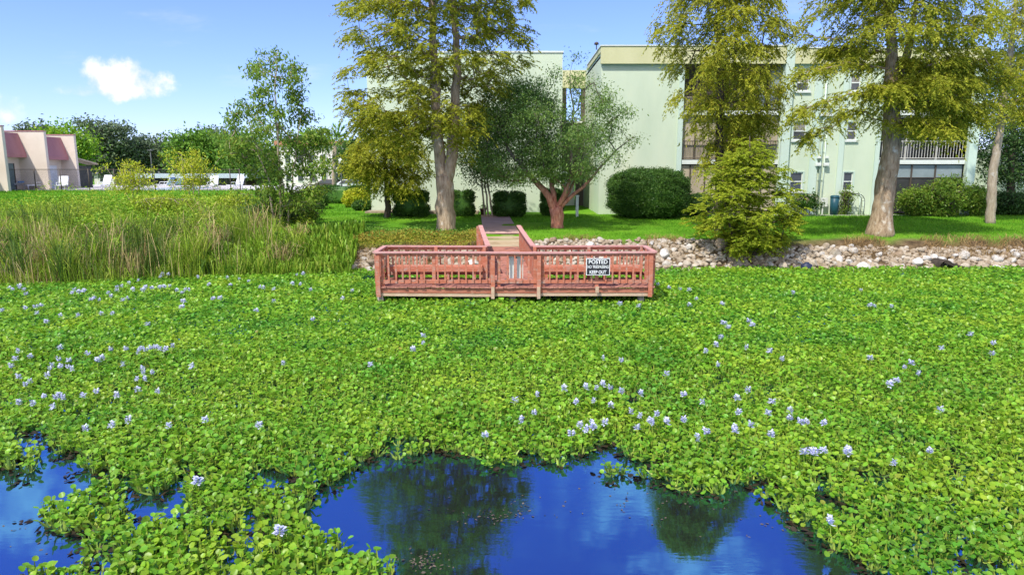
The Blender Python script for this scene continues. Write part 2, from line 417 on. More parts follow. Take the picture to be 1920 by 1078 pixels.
# ------------------------------------------------------------------ water hyacinth mat
def proj(x, y, z):
    x = np.asarray(x, float); f = y * cos(TH) - (z - CZ) * sin(TH); u = y * sin(TH) + (z - CZ) * cos(TH)
    return 960 + 1280 * x / f, 539 - 1280 * u / f
POOLS = [[(540, 925), (610, 905), (650, 872), (690, 862), (735, 842), (800, 845), (850, 838), (880, 858), (930, 860), (985, 850), (1012, 870), (1060, 862), (1100, 882), (1140, 900), (1180, 882), (1240, 900), (1300, 915), (1360, 905), (1415, 920), (1440, 955), (1470, 985), (1530, 1000), (1590, 1025), (1650, 1040), (1690, 1078), (1730, 1100), (1760, 1200), (760, 1200), (745, 1075), (690, 1055), (640, 1030), (600, 1000), (618, 960), (580, 940)],
         [(-90, 872), (40, 872), (85, 850), (125, 838), (185, 870), (195, 915), (160, 945), (115, 955), (95, 965), (88, 985), (120, 1000), (160, 1005), (160, 1030), (120, 1045), (95, 1060), (80, 1085), (20, 1100), (-90, 1110)],
         [(-5, 832), (30, 808), (82, 808), (100, 830), (75, 850), (35, 848)],
         [(182, 888), (225, 890), (265, 918), (330, 915), (355, 945), (340, 990), (270, 985), (225, 965), (200, 940)],
         [(60, 1060), (110, 1015), (165, 1015), (175, 1060), (130, 1095)],
         [(330, 880), (385, 890), (370, 905), (335, 900)], [(640, 860), (670, 850), (675, 868), (640, 880)],
         [(560, 845), (600, 840), (610, 855), (570, 860)], [(720, 822), (800, 825), (840, 833), (800, 836), (730, 832)],
         [(355, 950), (430, 970), (420, 995), (345, 985)], [(460, 955), (525, 970), (515, 1000), (455, 990)], [(560, 940), (640, 930), (640, 985), (580, 990)], [(150, 1040), (215, 1035), (230, 1060), (160, 1075)], [(420, 1040), (480, 1035), (490, 1060), (430, 1070)], [(480, 900), (560, 890), (565, 915), (500, 920)],
         [(1380, 712), (1410, 703), (1432, 708), (1400, 720)], [(1425, 735), (1450, 728), (1462, 740), (1440, 746)],
         [(1590, 895), (1660, 900), (1650, 915), (1600, 912)], [(1500, 905), (1560, 900), (1570, 925), (1530, 935)],
         [(1770, 868), (1830, 880), (1850, 905), (1790, 890)], [(1480, 618), (1510, 614), (1520, 620), (1490, 626)]]
def inpoly(px, py, poly):
    r = np.zeros(px.shape, bool); k = len(poly)
    for i in range(k):
        x0, y0 = poly[i]; x1, y1 = poly[i - 1]
        c = ((y0 > py) != (y1 > py)) & (px < (x1 - x0) * (py - y0) / ((y1 - y0) or 1e-9) + x0)
        r ^= c
    return r
def open_water(x, y):
    px, py = proj(x, y, .05)
    k = np.clip(8 / y, .2, 1.2)
    px = px + (vnoise(x, y, 2.2, 11) - .5) * 42 * k + (vnoise(x, y, 5.5, 12) - .5) * 44 * k
    py = py + 3 + (vnoise(x, y, 2.2, 13) - .5) * 30 * k + (vnoise(x, y, 5.5, 14) - .5) * 32 * k
    r = np.zeros(x.shape, bool)
    for p_ in POOLS: r |= inpoly(px, py, p_)
    # scattered pinholes between the rosettes, more of them towards the open pool
    r |= (vnoise(x, y, 1.6, 21) > .86) & (vnoise(x, y, .35, 22) > .45) & (y < 14)
    r |= (y < 6.2) & (np.abs(x) < 1.3)
    return r
def hyacinth(r):
    # rosette centres, jittered on a grid fine enough for a closed canopy
    out = []
    for y0, y1, st in ((5.2, 11, .125), (11, 17, .140), (17, 28.6, .168)):
        gx_ = np.arange(-26, 27, st); gy_ = np.arange(y0, y1, st)
        x, y = np.meshgrid(gx_, gy_); x = x.ravel() + r.uniform(-.55, .55, x.size) * st; y = y.ravel() + r.uniform(-.55, .55, y.size) * st
        k = (np.abs(x) < .80 * y + 1.2) & (y < shore(x) + .15) & ~open_water(x, y)
        k &= ~((x > -4.0) & (x < 4.2) & (y > 20.5) & (y < 22.0) & (vnoise(x, y, .8, 31) > .62))
        k &= ~((x > -5.6) & (x < -4.3) & (y > 24.6) & (y < 26.2) & (vnoise(x, y, 1.3, 33) > .35))
        out.append(np.stack([x[k], y[k]], -1))
    C = np.concatenate(out)
    nn_ = len(C)
    tall = .50 + .85 * vnoise(C[:, 0], C[:, 1], .45, 41) + .22 * vnoise(C[:, 0], C[:, 1], 1.7, 42)
    k = r.integers(8, 12, nn_)
    k = np.where(C[:, 1] > 17, np.maximum(7, k - 2), k)
    own = np.repeat(np.arange(nn_), k); N = len(own)
    a = r.uniform(0, 2 * pi, N); rad = np.abs(r.normal(.070, .040, N))
    inner = r.uniform(0, 1, N)
    h = (.050 + .090 * inner) * tall[own] * r.uniform(.7, 1.35, N)
    base = np.stack([C[own, 0], C[own, 1], np.full(N, .0)], -1)
    out_ = np.stack([np.cos(a), np.sin(a), 0 * a], -1)
    attach = base + out_ * (rad * (1.15 - .5 * inner))[:, None]; attach[:, 2] = h
    size = r.uniform(.038, .072, N) * np.where(C[own, 1] > 17, 1.38, np.where(C[own, 1] > 13, 1.12, 1)) * (.8 + .25 * tall[own])
    # blade axis leans outwards; some blades stand up and show their backs
    el = r.normal(.16, .32, N) + .20 * inner + np.where(r.uniform(size=N) < .13, .75, 0)
    D = out_ * np.cos(el)[:, None]; D[:, 2] = np.sin(el)
    D = unit(D + r.normal(0, .22, (N, 3)))
    Nn = unit(np.cross(np.cross(D, [0, 0, 1.]) + 1e-6, D) + r.normal(0, .25, (N, 3)))
    S = unit(np.cross(D, Nn)); N2 = np.cross(S, D)
    w = size * r.uniform(.85, 1.12, N)
    def pt(t, s, q): return attach + D * (t * size)[:, None] + S * (s * w)[:, None] + N2 * (q * size)[:, None]
    # two halves meeting at the midrib, rims lifted: a cupped round blade
    loc = [(0, 0, 0), (.5, 0, -.03), (1, 0, .06), (.08, .40, .10), (.45, .56, .17), (.86, .36, .13), (.08, -.40, .10), (.45, -.56, .17), (.86, -.36, .13)]
    V = np.stack([pt(*q) for q in loc], 1).reshape(-1, 3)
    b = np.arange(N)[:, None] * 9
    Q = np.concatenate([b + np.array([[0, 1, 4, 3]]), b + np.array([[1, 2, 5, 4]]), b + np.array([[0, 6, 7, 1]]), b + np.array([[1, 7, 8, 2]])])
    # swollen stalks
    near = C[own, 1] < 15
    ba = base[near] + out_[near] * .02; ta = attach[near]; side = unit(np.cross(ta - ba, r.normal(size=(near.sum(), 3))))
    bw = r.uniform(.010, .018, near.sum())[:, None]
    mid = ba * .6 + ta * .4 + out_[near] * .012
    PV = np.stack([ba - side * bw * .7, ba + side * bw * .7, mid + side * bw, mid - side * bw, ta + side * bw * .35, ta - side * bw * .35], 1).reshape(-1, 3)
    pb_ = np.arange(near.sum())[:, None] * 6
    PQ = np.concatenate([pb_ + np.array([[0, 1, 2, 3]]), pb_ + np.array([[3, 2, 4, 5]])])
    return (V, Q), (PV, PQ), C
(HV, HQ), (PV, PQ), HC = hyacinth(np.random.default_rng(11))
m, n, o = nt('hyacinth_leaf')
t = noise(n, .55, 4, .6); r = ramp(n, [(.34, (.155, .345, .028)), (.5, (.260, .450, .032)), (.68, (.365, .510, .038))]); lk(n, t, 0, r, 0)
g = n.nodes.new('ShaderNodeNewGeometry')
w = n.nodes.new('ShaderNodeTexWhiteNoise'); w.noise_dimensions = '1D'; mu = n.nodes.new('ShaderNodeMath'); mu.operation = 'MULTIPLY'; mu.inputs[1].default_value = 913.7
lk(n, g, 'Random Per Island', mu, 0); lk(n, mu, 0, w, 'W')
hs = n.nodes.new('ShaderNodeHueSaturation'); n.links.new(r.outputs[0], hs.inputs['Color'])
m1 = n.nodes.new('ShaderNodeMapRange'); m1.inputs[3].default_value = .72; m1.inputs[4].default_value = 1.25; lk(n, w, 'Value', m1, 0); lk(n, m1, 0, hs, 'Value')
m2 = n.nodes.new('ShaderNodeMapRange'); m2.inputs[3].default_value = .488; m2.inputs[4].default_value = .53; lk(n, g, 'Random Per Island', m2, 0); lk(n, m2, 0, hs, 'Hue')
m3 = n.nodes.new('ShaderNodeMapRange'); m3.inputs[1].default_value = .98; m3.inputs[2].default_value = 1; m3.inputs[4].default_value = .8; lk(n, g, 'Random Per Island', m3, 0)
col = mixc(n, m3.outputs[0], hs.outputs[0], (.33, .28, .04))
p = n.nodes.new('ShaderNodeBsdfPrincipled'); n.links.new(col, p.inputs['Base Color']); p.inputs['Roughness'].default_value = .38; p.inputs['Specular IOR Level'].default_value = .35
tr = n.nodes.new('ShaderNodeBsdfTranslucent'); n.links.new(col, tr.inputs['Color'])
mx = n.nodes.new('ShaderNodeMixShader'); mx.inputs[0].default_value = .45; lk(n, p, 0, mx, 1); lk(n, tr, 0, mx, 2); lk(n, mx, 0, o, 0)
M_hya = m
M_stalk = surf('hyacinth_stalk', [(.3, (.13, .26, .03)), (.7, (.34, .38, .06))], 6, .5)
k = len(HV)
me = npmesh('water_hyacinth_mat', np.concatenate([HV, PV]), [np.concatenate([HQ, PQ + k])], False)
me.materials.append(M_hya); me.materials.append(M_stalk)
mi = np.zeros(len(me.polygons), np.int32); mi[len(HQ):] = 1; me.polygons.foreach_set('material_index', mi)
me.polygons.foreach_set('use_smooth', np.ones(len(me.polygons), bool))
tag(link('water_hyacinth_mat', me, M_hya), kind='stuff')

# dark roots and dead leaves along the rims of the mat
rim = HC[(HC[:, 1] < 12)]
px_ = rim + rng.normal(0, .10, rim.shape)
edge = open_water(px_[:, 0], px_[:, 1]) | open_water(px_[:, 0], px_[:, 1] - .12)
e = px_[edge]; e = np.repeat(e, 5, 0); N = len(e)
P = np.stack([e[:, 0] + rng.normal(0, .05, N), e[:, 1] - rng.uniform(0, .12, N), rng.uniform(.004, .03, N)], -1)
D = rdir(N); D[:, 2] *= .15
V, F = leaves(P, D, np.tile([0, 0, 1.], (N, 1)) + rng.normal(0, .2, (N, 3)), rng.uniform(.05, .12, N), rng.uniform(.03, .07, N), OVAL)
M_root = surf('wet_dead_leaves', [(.3, (.012, .009, .006)), (.7, (.045, .032, .015))], 12, .5)
tag(link('dead_leaves_on_water', npmesh('dead_leaves_on_water', V, F), M_root), kind='stuff')

# flecks and a raft of floating debris in the open water
P = []
for (cx, cy, sx_, sy_, cnt) in ((930, 962, 45, 12, 60), (1290, 925, 60, 18, 30), (795, 1056, 26, 9, 70), (1180, 960, 90, 40, 24), (60, 990, 50, 20, 20), (1560, 985, 90, 12, 70)):
    for _ in range(cnt):
        q = gz(random.gauss(cx, sx_), random.gauss(cy, sy_), 0)
        P.append((q[0], q[1], .006 if cx != 795 else random.uniform(.006, .035)))
P = np.array(P); N = len(P); D = rdir(N); D[:, 2] = 0
V, F = leaves(P, D, np.tile([0, 0, 1.], (N, 1)) + rng.normal(0, .25, (N, 3)), rng.uniform(.015, .055, N), rng.uniform(.010, .026, N), OVAL)
M_deb = surf('floating_debris', [(.3, (.03, .025, .02)), (.6, (.14, .11, .08)), (.8, (.30, .25, .18))], 14, .8)
tag(link('floating_debris', npmesh('floating_debris', V, F), M_deb), kind='stuff')

# ------------------------------------------------------------------ hyacinth flower spikes, one object each
M_pet = leafmat('lavender_petals', (.62, .64, .85), (.72, .73, .90), (.50, .48, .80), 30, .3, .6, .06)
def flower_mesh(seed):
    r = np.random.default_rng(seed); N = 30
    z = r.uniform(.0, .085, N); a = r.uniform(0, 2 * pi, N)
    P = np.stack([.012 * np.cos(a), .012 * np.sin(a), .22 + z], -1)
    D = np.stack([np.cos(a), np.sin(a), r.uniform(-.1, .9, N)], -1)
    V, F = leaves(P, D, np.tile([0, 0, 1.], (N, 1)), r.uniform(.045, .065, N) * (1.15 - z * 3), r.uniform(.028, .038, N), OVAL)
    b = MB(); b.tube([(0, 0, .04), (.005, 0, 0.15), (0, 0, .30)], [.008, .007, .004], 5)
    SV = np.array(b.v); k = len(V)
    fs = [np.array([f for f in b.f if len(f) == 4]) + k]
    me = npmesh('hyacinth_flower', np.concatenate([V, SV]), [F] + fs)
    me.materials.append(M_pet); me.materials.append(M_stalk)
    mi = np.zeros(len(me.polygons), np.int32); mi[len(F):] = 1; me.polygons.foreach_set('material_index', mi)
    return me
FM = [flower_mesh(s) for s in range(5)]
ZONES = [
 ('pale lavender hyacinth flower in the drift along the edge of the reeds', 'flowers along the reed edge',
  [(18, 540), (27, 545), (37, 541), (46, 545), (50, 552), (38, 537), (142, 547), (150, 547), (158, 548), (135, 549), (178, 560), (184, 564), (172, 562), (203, 550), (205, 556), (222, 541), (218, 546), (228, 540), (239, 532), (250, 545), (268, 546), (273, 541), (285, 543), (296, 541), (303, 538), (310, 540), (318, 538), (333, 546), (340, 550), (350, 545), (354, 547), (345, 566), (341, 576), (80, 573), (70, 577), (45, 579), (6, 584), (68, 588), (113, 593), (150, 593), (90, 605), (190, 590), (210, 591), (231, 564), (241, 563), (303, 515), (318, 517), (300, 520), (257, 527), (372, 522), (394, 535), (425, 523), (432, 535), (465, 528), (450, 525), (487, 540), (495, 541), (513, 542), (547, 534), (562, 533), (556, 516), (570, 514), (416, 559), (402, 560), (478, 583), (515, 568), (275, 609), (585, 545)]),
 ('pale lavender hyacinth flower in the loose drift beyond the small blue pools', 'flowers above the left pools',
  [(30, 664), (57, 670), (25, 677), (20, 691), (92, 664), (100, 690), (109, 680), (97, 691), (110, 692), (128, 688), (132, 695), (130, 675), (160, 668), (165, 664), (203, 658), (236, 655), (255, 665), (262, 657), (268, 655), (275, 660), (281, 655), (286, 652), (292, 656), (298, 659), (310, 654), (320, 653), (186, 676), (196, 674), (38, 712), (50, 723), (60, 716), (84, 743), (94, 707), (110, 750), (117, 748), (123, 750), (136, 752), (103, 763), (62, 762), (178, 739), (222, 745), (230, 689), (254, 711), (263, 695), (270, 703), (268, 715), (289, 703), (292, 738), (256, 732), (204, 800), (238, 793), (165, 804), (315, 802), (389, 792), (364, 690), (40, 758)]),
 ('pale lavender hyacinth flower in the drift just beyond the big open pool', 'flowers above the open water',
  [(964, 758), (978, 796), (1002, 777), (1009, 744), (913, 819), (1057, 733), (1082, 755), (1099, 731), (1115, 732), (1130, 723), (1141, 731), (1165, 738), (1109, 755), (1146, 761), (1200, 742), (1078, 836), (1105, 829), (1086, 798), (1109, 806), (1135, 802), (1184, 779), (1197, 806), (1217, 795), (1225, 801), (1235, 778), (1248, 791), (1284, 792), (1284, 739), (1321, 758), (1328, 814), (1310, 829), (1385, 747), (1399, 737), (1387, 776), (1436, 776), (1376, 803), (1382, 812), (1405, 803), (1446, 753), (1448, 818), (1485, 775), (1479, 788), (1500, 796), (1515, 798), (1546, 795), (1518, 850), (1522, 855), (1546, 844), (1131, 866), (1592, 853), (1619, 870), (1671, 870), (1550, 889), (1740, 848), (1766, 777), (1563, 986), (1196, 781)]),
 ('pale lavender hyacinth flower scattered thinly between rock bank and nearer flower drift', 'flowers scattered right of the deck',
  [(1235, 535), (1228, 528), (1220, 548), (1255, 540), (1290, 545), (1276, 545), (1158, 572), (1198, 574), (1352, 571), (1308, 563), (1292, 574), (1358, 609), (1367, 617), (1403, 606), (1411, 611), (1342, 646), (1356, 636), (1325, 664), (1441, 660), (1463, 678), (1398, 654), (1344, 688), (1486, 552), (1631, 574), (1640, 575), (1675, 577), (1613, 545), (1768, 654), (1860, 668), (1863, 645), (1685, 715), (1699, 690), (1710, 685), (1720, 705), (1632, 675), (1668, 724), (1815, 630), (1245, 706), (1128, 677), (1168, 680)]),
 ('pale lavender hyacinth flower standing far from others before the red deck', 'flowers scattered left of the deck', [(535, 684), (697, 684), (776, 655), (790, 645), (796, 632), (480, 800), (640, 560), (660, 546), (590, 600)])]
for lab, grp, pts in ZONES:
    for i, (px, py) in enumerate(pts):
        x, y, z = gz(px, py, .24)
        for _ in range(8):
            if open_water(np.array([x]), np.array([y - .1]))[0] or open_water(np.array([x]), np.array([y]))[0]: y += .2
        ob = link('hyacinth_flower', FM[(i * 7 + int(px)) % 5], M_pet)
        s = random.uniform(.75, 1.15) * (1.15 if y > 15 else .9); ob.location = (x, y, 0); ob.scale = (s, s, random.uniform(.95, 1.15)); ob.rotation_euler = (random.uniform(-.15, .15), random.uniform(-.15, .15), random.uniform(0, 6))
        tag(ob, lab, 'flower', grp)
for px, py, lab in ((525, 995, 'single pale lavender hyacinth flower on the nearest clump, beside the open water'), (371, 902, 'lone pale lavender hyacinth flower by the small water gaps at lower left')):
    x, y, z = gz(px, py, .26); ob = link('hyacinth_flower', FM[2], M_pet); ob.location = (x, y, 0); ob.scale = (1.2, 1.2, 1.03); tag(ob, lab, 'flower')
# ------------------------------------------------------------------ red timber deck over the water
def wood(name, a, b_, c, worn=(.26, .22, .20), lo=.60, hi=.74):
    return surf(name, [(.25, a), (.5, b_), (.8, c)], 3, .85, stretch=(1, 4, 6), bump=.35, bscale=9, spec=.15, second=(2.6, lo, hi, worn, (1.2, 1.2, 2)))
M_red = wood('faded_red_paint', (.35, .102, .056), (.465, .165, .100), (.53, .235, .165), (.40, .30, .25), .50, .72)
M_cap = wood('rail_cap_paint', (.40, .19, .17), (.52, .27, .245), (.57, .34, .32), (.46, .36, .30), .55, .8)
M_floor = wood('worn_deck_boards', (.26, .10, .075), (.38, .165, .125), (.44, .24, .19), (.065, .06, .06), .56, .66)
M_fasc = wood('fascia_timber', (.30, .10, .060), (.40, .15, .095), (.47, .22, .15), (.50, .36, .24), .60, .74)
M_pale = wood('bare_pale_timber', (.38, .26, .17), (.50, .36, .25), (.58, .46, .34))
M_grey = wood('weathered_grey_timber', (.16, .14, .12), (.26, .23, .20), (.34, .31, .28))
XL, XR = -4.10, 4.27; YF, YR = 20.3, 22.0
def yF(x): return YF - .05 * (XR - x) / 8.4          # the left end stands a touch nearer
def sag(x): return -.018 * math.exp(-((x - .6) / 2.2) ** 2) + .006 * sin(x * 2.1)
FLZ = .57; CAPZ = 1.62
deck = thing('boardwalk_deck', 'faded red timber deck with railings standing over the green floating plants', 'deck', (0, 21.1, 0))
# floor boards run across the deck
fb = MB(); ny_ = 11
for i in range(ny_):
    y0 = YF + .02 + (YR - YF) * i / ny_; y1 = YF + .02 + (YR - YF) * (i + 1) / ny_ - .012
    x = XL + .05
    while x < XR - .05:
        L = random.uniform(1.6, 2.6); x1 = min(x + L, XR - .05); dz = sag((x + x1) / 2) + random.uniform(-.004, .004)
        fb.box(x, x1 - .006, y0, y1, FLZ - .04 + dz, FLZ + dz, j=.003); x = x1
fb.build('floor', M_floor, deck)
eg = MB(); x = XL + .03                                # ragged outer deck boards that overhang the fascia
while x < XR - .04:
    L = random.uniform(.10, .16); eg.box(x, x + L - .006, yF(x) - .07 - random.uniform(0, .03), YF + .018, FLZ - .035 + sag(x), FLZ + .008 + sag(x), j=.006); x += L
eg.build('board_ends', M_floor, deck)
jb = MB()
for x in np.linspace(XL + .1, XR - .1, 8): jb.box(x - .03, x + .03, YF + .06, YR - .02, .30, FLZ - .045)
jb.build('joists', M_grey, deck)
# outer skirt boards
segs = [(XL + .12, -.60, .40, .345, .30), (-.57, .78, .42, .33, .31), (.83, XR - .1, .395, .345, .30)]
for a, b2, zt, zm, zb in segs:
    f1 = MB(); f1.bar((a, yF(a) - .02, .455 + sag(a)), (b2, yF(b2) - .02, .445 + sag(b2)), .035, .13); f1.build('fascia', M_fasc, deck)
    f2 = MB(); f2.bar((a - .02, yF(a) - .012, .335 + sag(a)), (b2 + .01, yF(b2) - .012, .315 + sag(b2)), .05, .085); f2.build('edge_beam', M_pale, deck)
f3 = MB(); f3.box(XL, XL + .035, YF, YR, .31, .53); f3.build('fascia', M_fasc, deck)
f3 = MB(); f3.box(XR - .03, XR + .005, YF, YR, .31, .53); f3.build('fascia', M_fasc, deck)
for x, y in ((XL + .12, yF(XL) + .10), (XR - .35, YF + .14), (.02, YF + .16), (XL + .15, YR - .1), (XR - .2, YR - .1), (-.8, YR - .1), (.7, YR - .1)):
    p_ = MB(); p_.tube([(x, y, -.9), (x, y, .52)], [.11, .10], 10); p_.build('pile', M_grey, deck)
PC = dict(w=.10, d=.10)
def rail_run(p, q, posts, pitch, name='railing', z0=FLZ, cap=CAPZ, zq=None, z0q=None, capw=.15, inset=.0, bw=.05, skip=()):
    """one straight railing: cap and lower rail as the part, its balusters and posts as sub-parts"""
    p = np.array(p, float); q = np.array(q, float); zq = cap if zq is None else zq; z0q = z0 if z0q is None else z0q
    L = np.linalg.norm(q - p); d = (q - p) / L
    def pt(t, z): c = p + d * t; return (c[0], c[1], z)
    def cz(t): return cap + (zq - cap) * t / L
    def fz(t): return z0 + (z0q - z0) * t / L
    b = MB(); k = max(1, int(L / 2.0))
    for i in range(k):
        t0, t1 = L * i / k, L * (i + 1) / k - .004
        s0, s1 = sag(pt(t0, 0)[0]), sag(pt(t1, 0)[0])
        b.bar(pt(t0, cz(t0) - .02 + s0), pt(t1, cz(t1) - .02 + s1), capw, .042)
    r = b.build(name, M_cap, deck)
    lo = MB(); lo.bar(pt(0, cz(0) - .095), pt(L, cz(L) - .095), .04, .095); lo.build('upper_rail', M_red, r)
    lo = MB(); lo.bar(pt(0, fz(0) + .14), pt(L, fz(L) + .14), .045, .10); lo.build('lower_rail', M_red, r)
    nrm = np.array((-d[1], d[0]))
    for i in range(1, int(L / pitch)):
        t = i * L / int(L / pitch)
        if any(abs(t - s) < .09 for s in list(posts)) or any(a < t < c for a, c in skip): continue
        c = p + d * t + nrm * .045 + np.array((random.uniform(-.008, .008), 0))
        m_ = MB(); m_.bar((c[0], c[1], fz(t) + .10), (c[0] + random.uniform(-.006, .006), c[1], cz(t) - .045), bw, .036, up=(nrm[0], nrm[1], 0)); m_.build('baluster', M_red, r)
    for t in posts:
        c = p + d * min(max(t, .05), L - .05) - nrm * .055
        m_ = MB(); m_.box(c[0] - .052, c[0] + .052, c[1] - .052, c[1] + .052, fz(t) - .24, cz(t) - .045, j=.004); m_.build('post', M_red, r)
    return r
Wd = XR - XL
fr = rail_run((XR, YF), (XL, yF(XL)), [XR - x for x in (XL + .03, XL + .22, -2.35, -.62, -.40, .70, .92, 2.55, XR - .05)], .205, capw=.19)
for x in (XL + .10, -.57, .80, XR - .12):               # long posts that run down over the skirt
    m_ = MB(); m_.box(x - .06, x + .06, yF(x) - .13, yF(x) - .055, .27, 1.50, j=.004); m_.build('outer_post', M_red, deck)
for x in (-.57, .80, 2.55):
    m_ = MB(); m_.box(x - .05, x + .05, yF(x) - .175, yF(x) - .132, .22 if x < 2 else .40, .58, j=.006); m_.build('post_block', M_pale, deck)
rail_run((XL, YF), (XL, YR), [.9], .20)
rail_run((XR, YR), (XR, YF), [.8], .20)
rail_run((XL, YR), (-.80, YR), [.05, 1.65, 3.2], .21)
rail_run((.68, YR), (XR, YR), [.05, 1.8, 3.5], .21)
# sloping walkway to the bank, closed red boarding on its railings
wk = MB(); n_ = 24; A0 = np.array((-.78, YR + .02)); A1 = np.array((-1.26, 27.05)); B0 = np.array((.68, YR + .02)); B1 = np.array((.24, 27.05))
def wz(t): return FLZ + (1.02 - FLZ) * t
for i in range(n_):
    t0, t1 = i / n_, (i + 1) / n_ - .004
    q = [A0 + (A1 - A0) * t0, B0 + (B1 - B0) * t0, B0 + (B1 - B0) * t1, A0 + (A1 - A0) * t1]; dz = random.uniform(-.004, .004)
    zz = [wz(t0), wz(t0), wz(t1), wz(t1)]
    wk.add([(c[0], c[1], z + dz) for c, z in zip(q, zz)] + [(c[0], c[1], z + dz - .04) for c, z in zip(q, zz)], [(0, 1, 2, 3), (7, 6, 5, 4), (0, 4, 5, 1), (2, 6, 7, 3), (1, 5, 6, 2), (3, 7, 4, 0)])
wk.build('walkway', M_floor, deck)
for P0, P1, s in ((A0, A1, -1), (B0, B1, 1)):
    P0 = P0 + np.array((.0, 0)); d = P1 - P0; L = np.linalg.norm(d); d /= L
    b = MB()
    def cz(t): return CAPZ + .0 + (1.90 - CAPZ) * (t / L) ** 1.15
    ts = np.linspace(0, L * .965, 7)
    for i in range(6):
        c0, c1 = P0 + d * ts[i], P0 + d * ts[i + 1]
        b.bar((c0[0], c0[1], cz(ts[i]) - .02), (c1[0], c1[1], cz(ts[i + 1]) - .02), .16, .042)
    r = b.build('walkway_railing', M_cap, deck)
    for k_ in range(24):
        t = .12 + k_ * (L * .95 - .12) / 23.5; c = P0 + d * t
        zb = wz(t / L)
        m_ = MB(); m_.bar((c[0] + s * .03, c[1], zb - .02), (c[0] + s * .03, c[1], cz(t) - .045), .036, .135, up=(d[0], d[1], 0)); m_.build('baluster', M_red, r)
    for t in (.06, L * .33, L * .66, L * .965):
        c = P0 + d * t; m_ = MB(); m_.box(c[0] + s * .055, c[0] + s * .155, c[1] - .05, c[1] + .05, -.4 if t < 4 else .5, cz(t) - .045, j=.004); m_.build('post', M_red, r)

# benches along the rear railing
for (x0, x1, lab) in ((XL + .12, -.95, 'faded red plank bench against the rear railing, between the near corner and the walkway'), (.85, XR - .12, 'faded red plank bench against the rear railing, behind the black and white sign')):
    bt = thing('plank_bench', lab, 'bench', ((x0 + x1) / 2, YR - .35, FLZ), 'benches on the deck')
    m_ = MB()
    for k_ in range(3): m_.box(x0, x1, YR - .52 + k_ * .135, YR - .395 + k_ * .135, FLZ + .40, FLZ + .44, j=.003)
    m_.build('seat', M_red, bt)
    m_ = MB(); m_.box(x0 + .02, x1 - .02, YR - .55, YR - .523, FLZ + .27, FLZ + .405); m_.build('apron', M_red, bt)
    for x in np.linspace(x0 + .25, x1 - .25, 4):
        m_ = MB(); m_.box(x - .045, x + .045, YR - .50, YR - .41, FLZ + .005, FLZ + .395); m_.build('leg', M_red, bt)
        m_ = MB(); m_.box(x - .045, x + .045, YR - .24, YR - .15, FLZ + .005, FLZ + .395); m_.build('leg', M_red, bt)

# warning sign
M_black = surf('sign_black', [(.3, (.012, .012, .016)), (.7, (.03, .03, .038))], 5, .45)
M_white = surf('sign_white', [(.3, (.66, .66, .66)), (.7, (.80, .80, .80))], 5, .55)
sx0, sx1 = 2.21, 2.92; ys_ = yF(2.5) - .135; sz0, sz1 = .925, 1.435
sg = thing('warning_sign', 'black sign with white lettering fixed to the front railing of the deck', 'sign', ((sx0 + sx1) / 2, ys_, sz0))
m_ = MB(); m_.box(sx0, sx1, ys_, ys_ + .012, sz0, sz1); m_.build('border', M_white, sg)
m_ = MB(); m_.box(sx0 + .022, sx1 - .022, ys_ - .004, ys_ - .001, sz0 + .022, sz1 - .022); m_.build('panel', M_black, sg)
def text(s, cx, cz_, w, h, y, mat, parent, bold=.0):
    cu = bpy.data.curves.new('lettering', 'FONT'); cu.body = s; cu.size = 1; cu.align_x = 'CENTER'; cu.offset = bold; cu.resolution_u = 3; cu.extrude = .0
    tmp = bpy.data.objects.new('lettering', cu); COL.objects.link(tmp)
    dg = bpy.context.evaluated_depsgraph_get(); me = bpy.data.meshes.new_from_object(tmp.evaluated_get(dg))
    bpy.data.objects.remove(tmp)
    v = np.array([q.co[:] for q in me.vertices]); lo, hi = v.min(0), v.max(0)
    sx, sy = w / (hi[0] - lo[0]), h / (hi[1] - lo[1]); og = ORG[parent]
    for q in me.vertices:
        q.co = (cx + (q.co[0] - (lo[0] + hi[0]) / 2) * sx - og[0], y - og[1], cz_ + (q.co[1] - (lo[1] + hi[1]) / 2) * sy - og[2])
    me.materials.clear()
    return link('lettering', me, mat, parent)
mid = (sx0 + sx1) / 2
text('POSTED', mid, sz1 - .105, .56, .125, ys_ - .008, M_white, sg, .025)
text('NO TRESPASSING', mid, sz0 + .255, .63, .095, ys_ - .008, M_white, sg, .02)
text('KEEP OUT', mid, sz0 + .095, .50, .105, ys_ - .008, M_white, sg, .025)
# pale two-part board behind the middle bay
pt_ = thing('utility_board', 'pale grey two-panel board fixed inside the middle bay of the front railing', 'board', (.12, YF + .1, .8))
M_pal = surf('pale_panel', [(.3, (.52, .55, .52)), (.7, (.68, .70, .66))], 3, .6)
for a, b2 in ((-.085, .105), (.15, .335)):
    m_ = MB(); m_.box(a, b2, YF + .075, YF + .10, .80, 1.46, j=.003); m_.build('panel', M_pal, pt_)
m_ = MB(); m_.box(-.10, .35, YF + .103, YF + .125, 1.40, 1.455); m_.build('batten', M_grey, pt_)

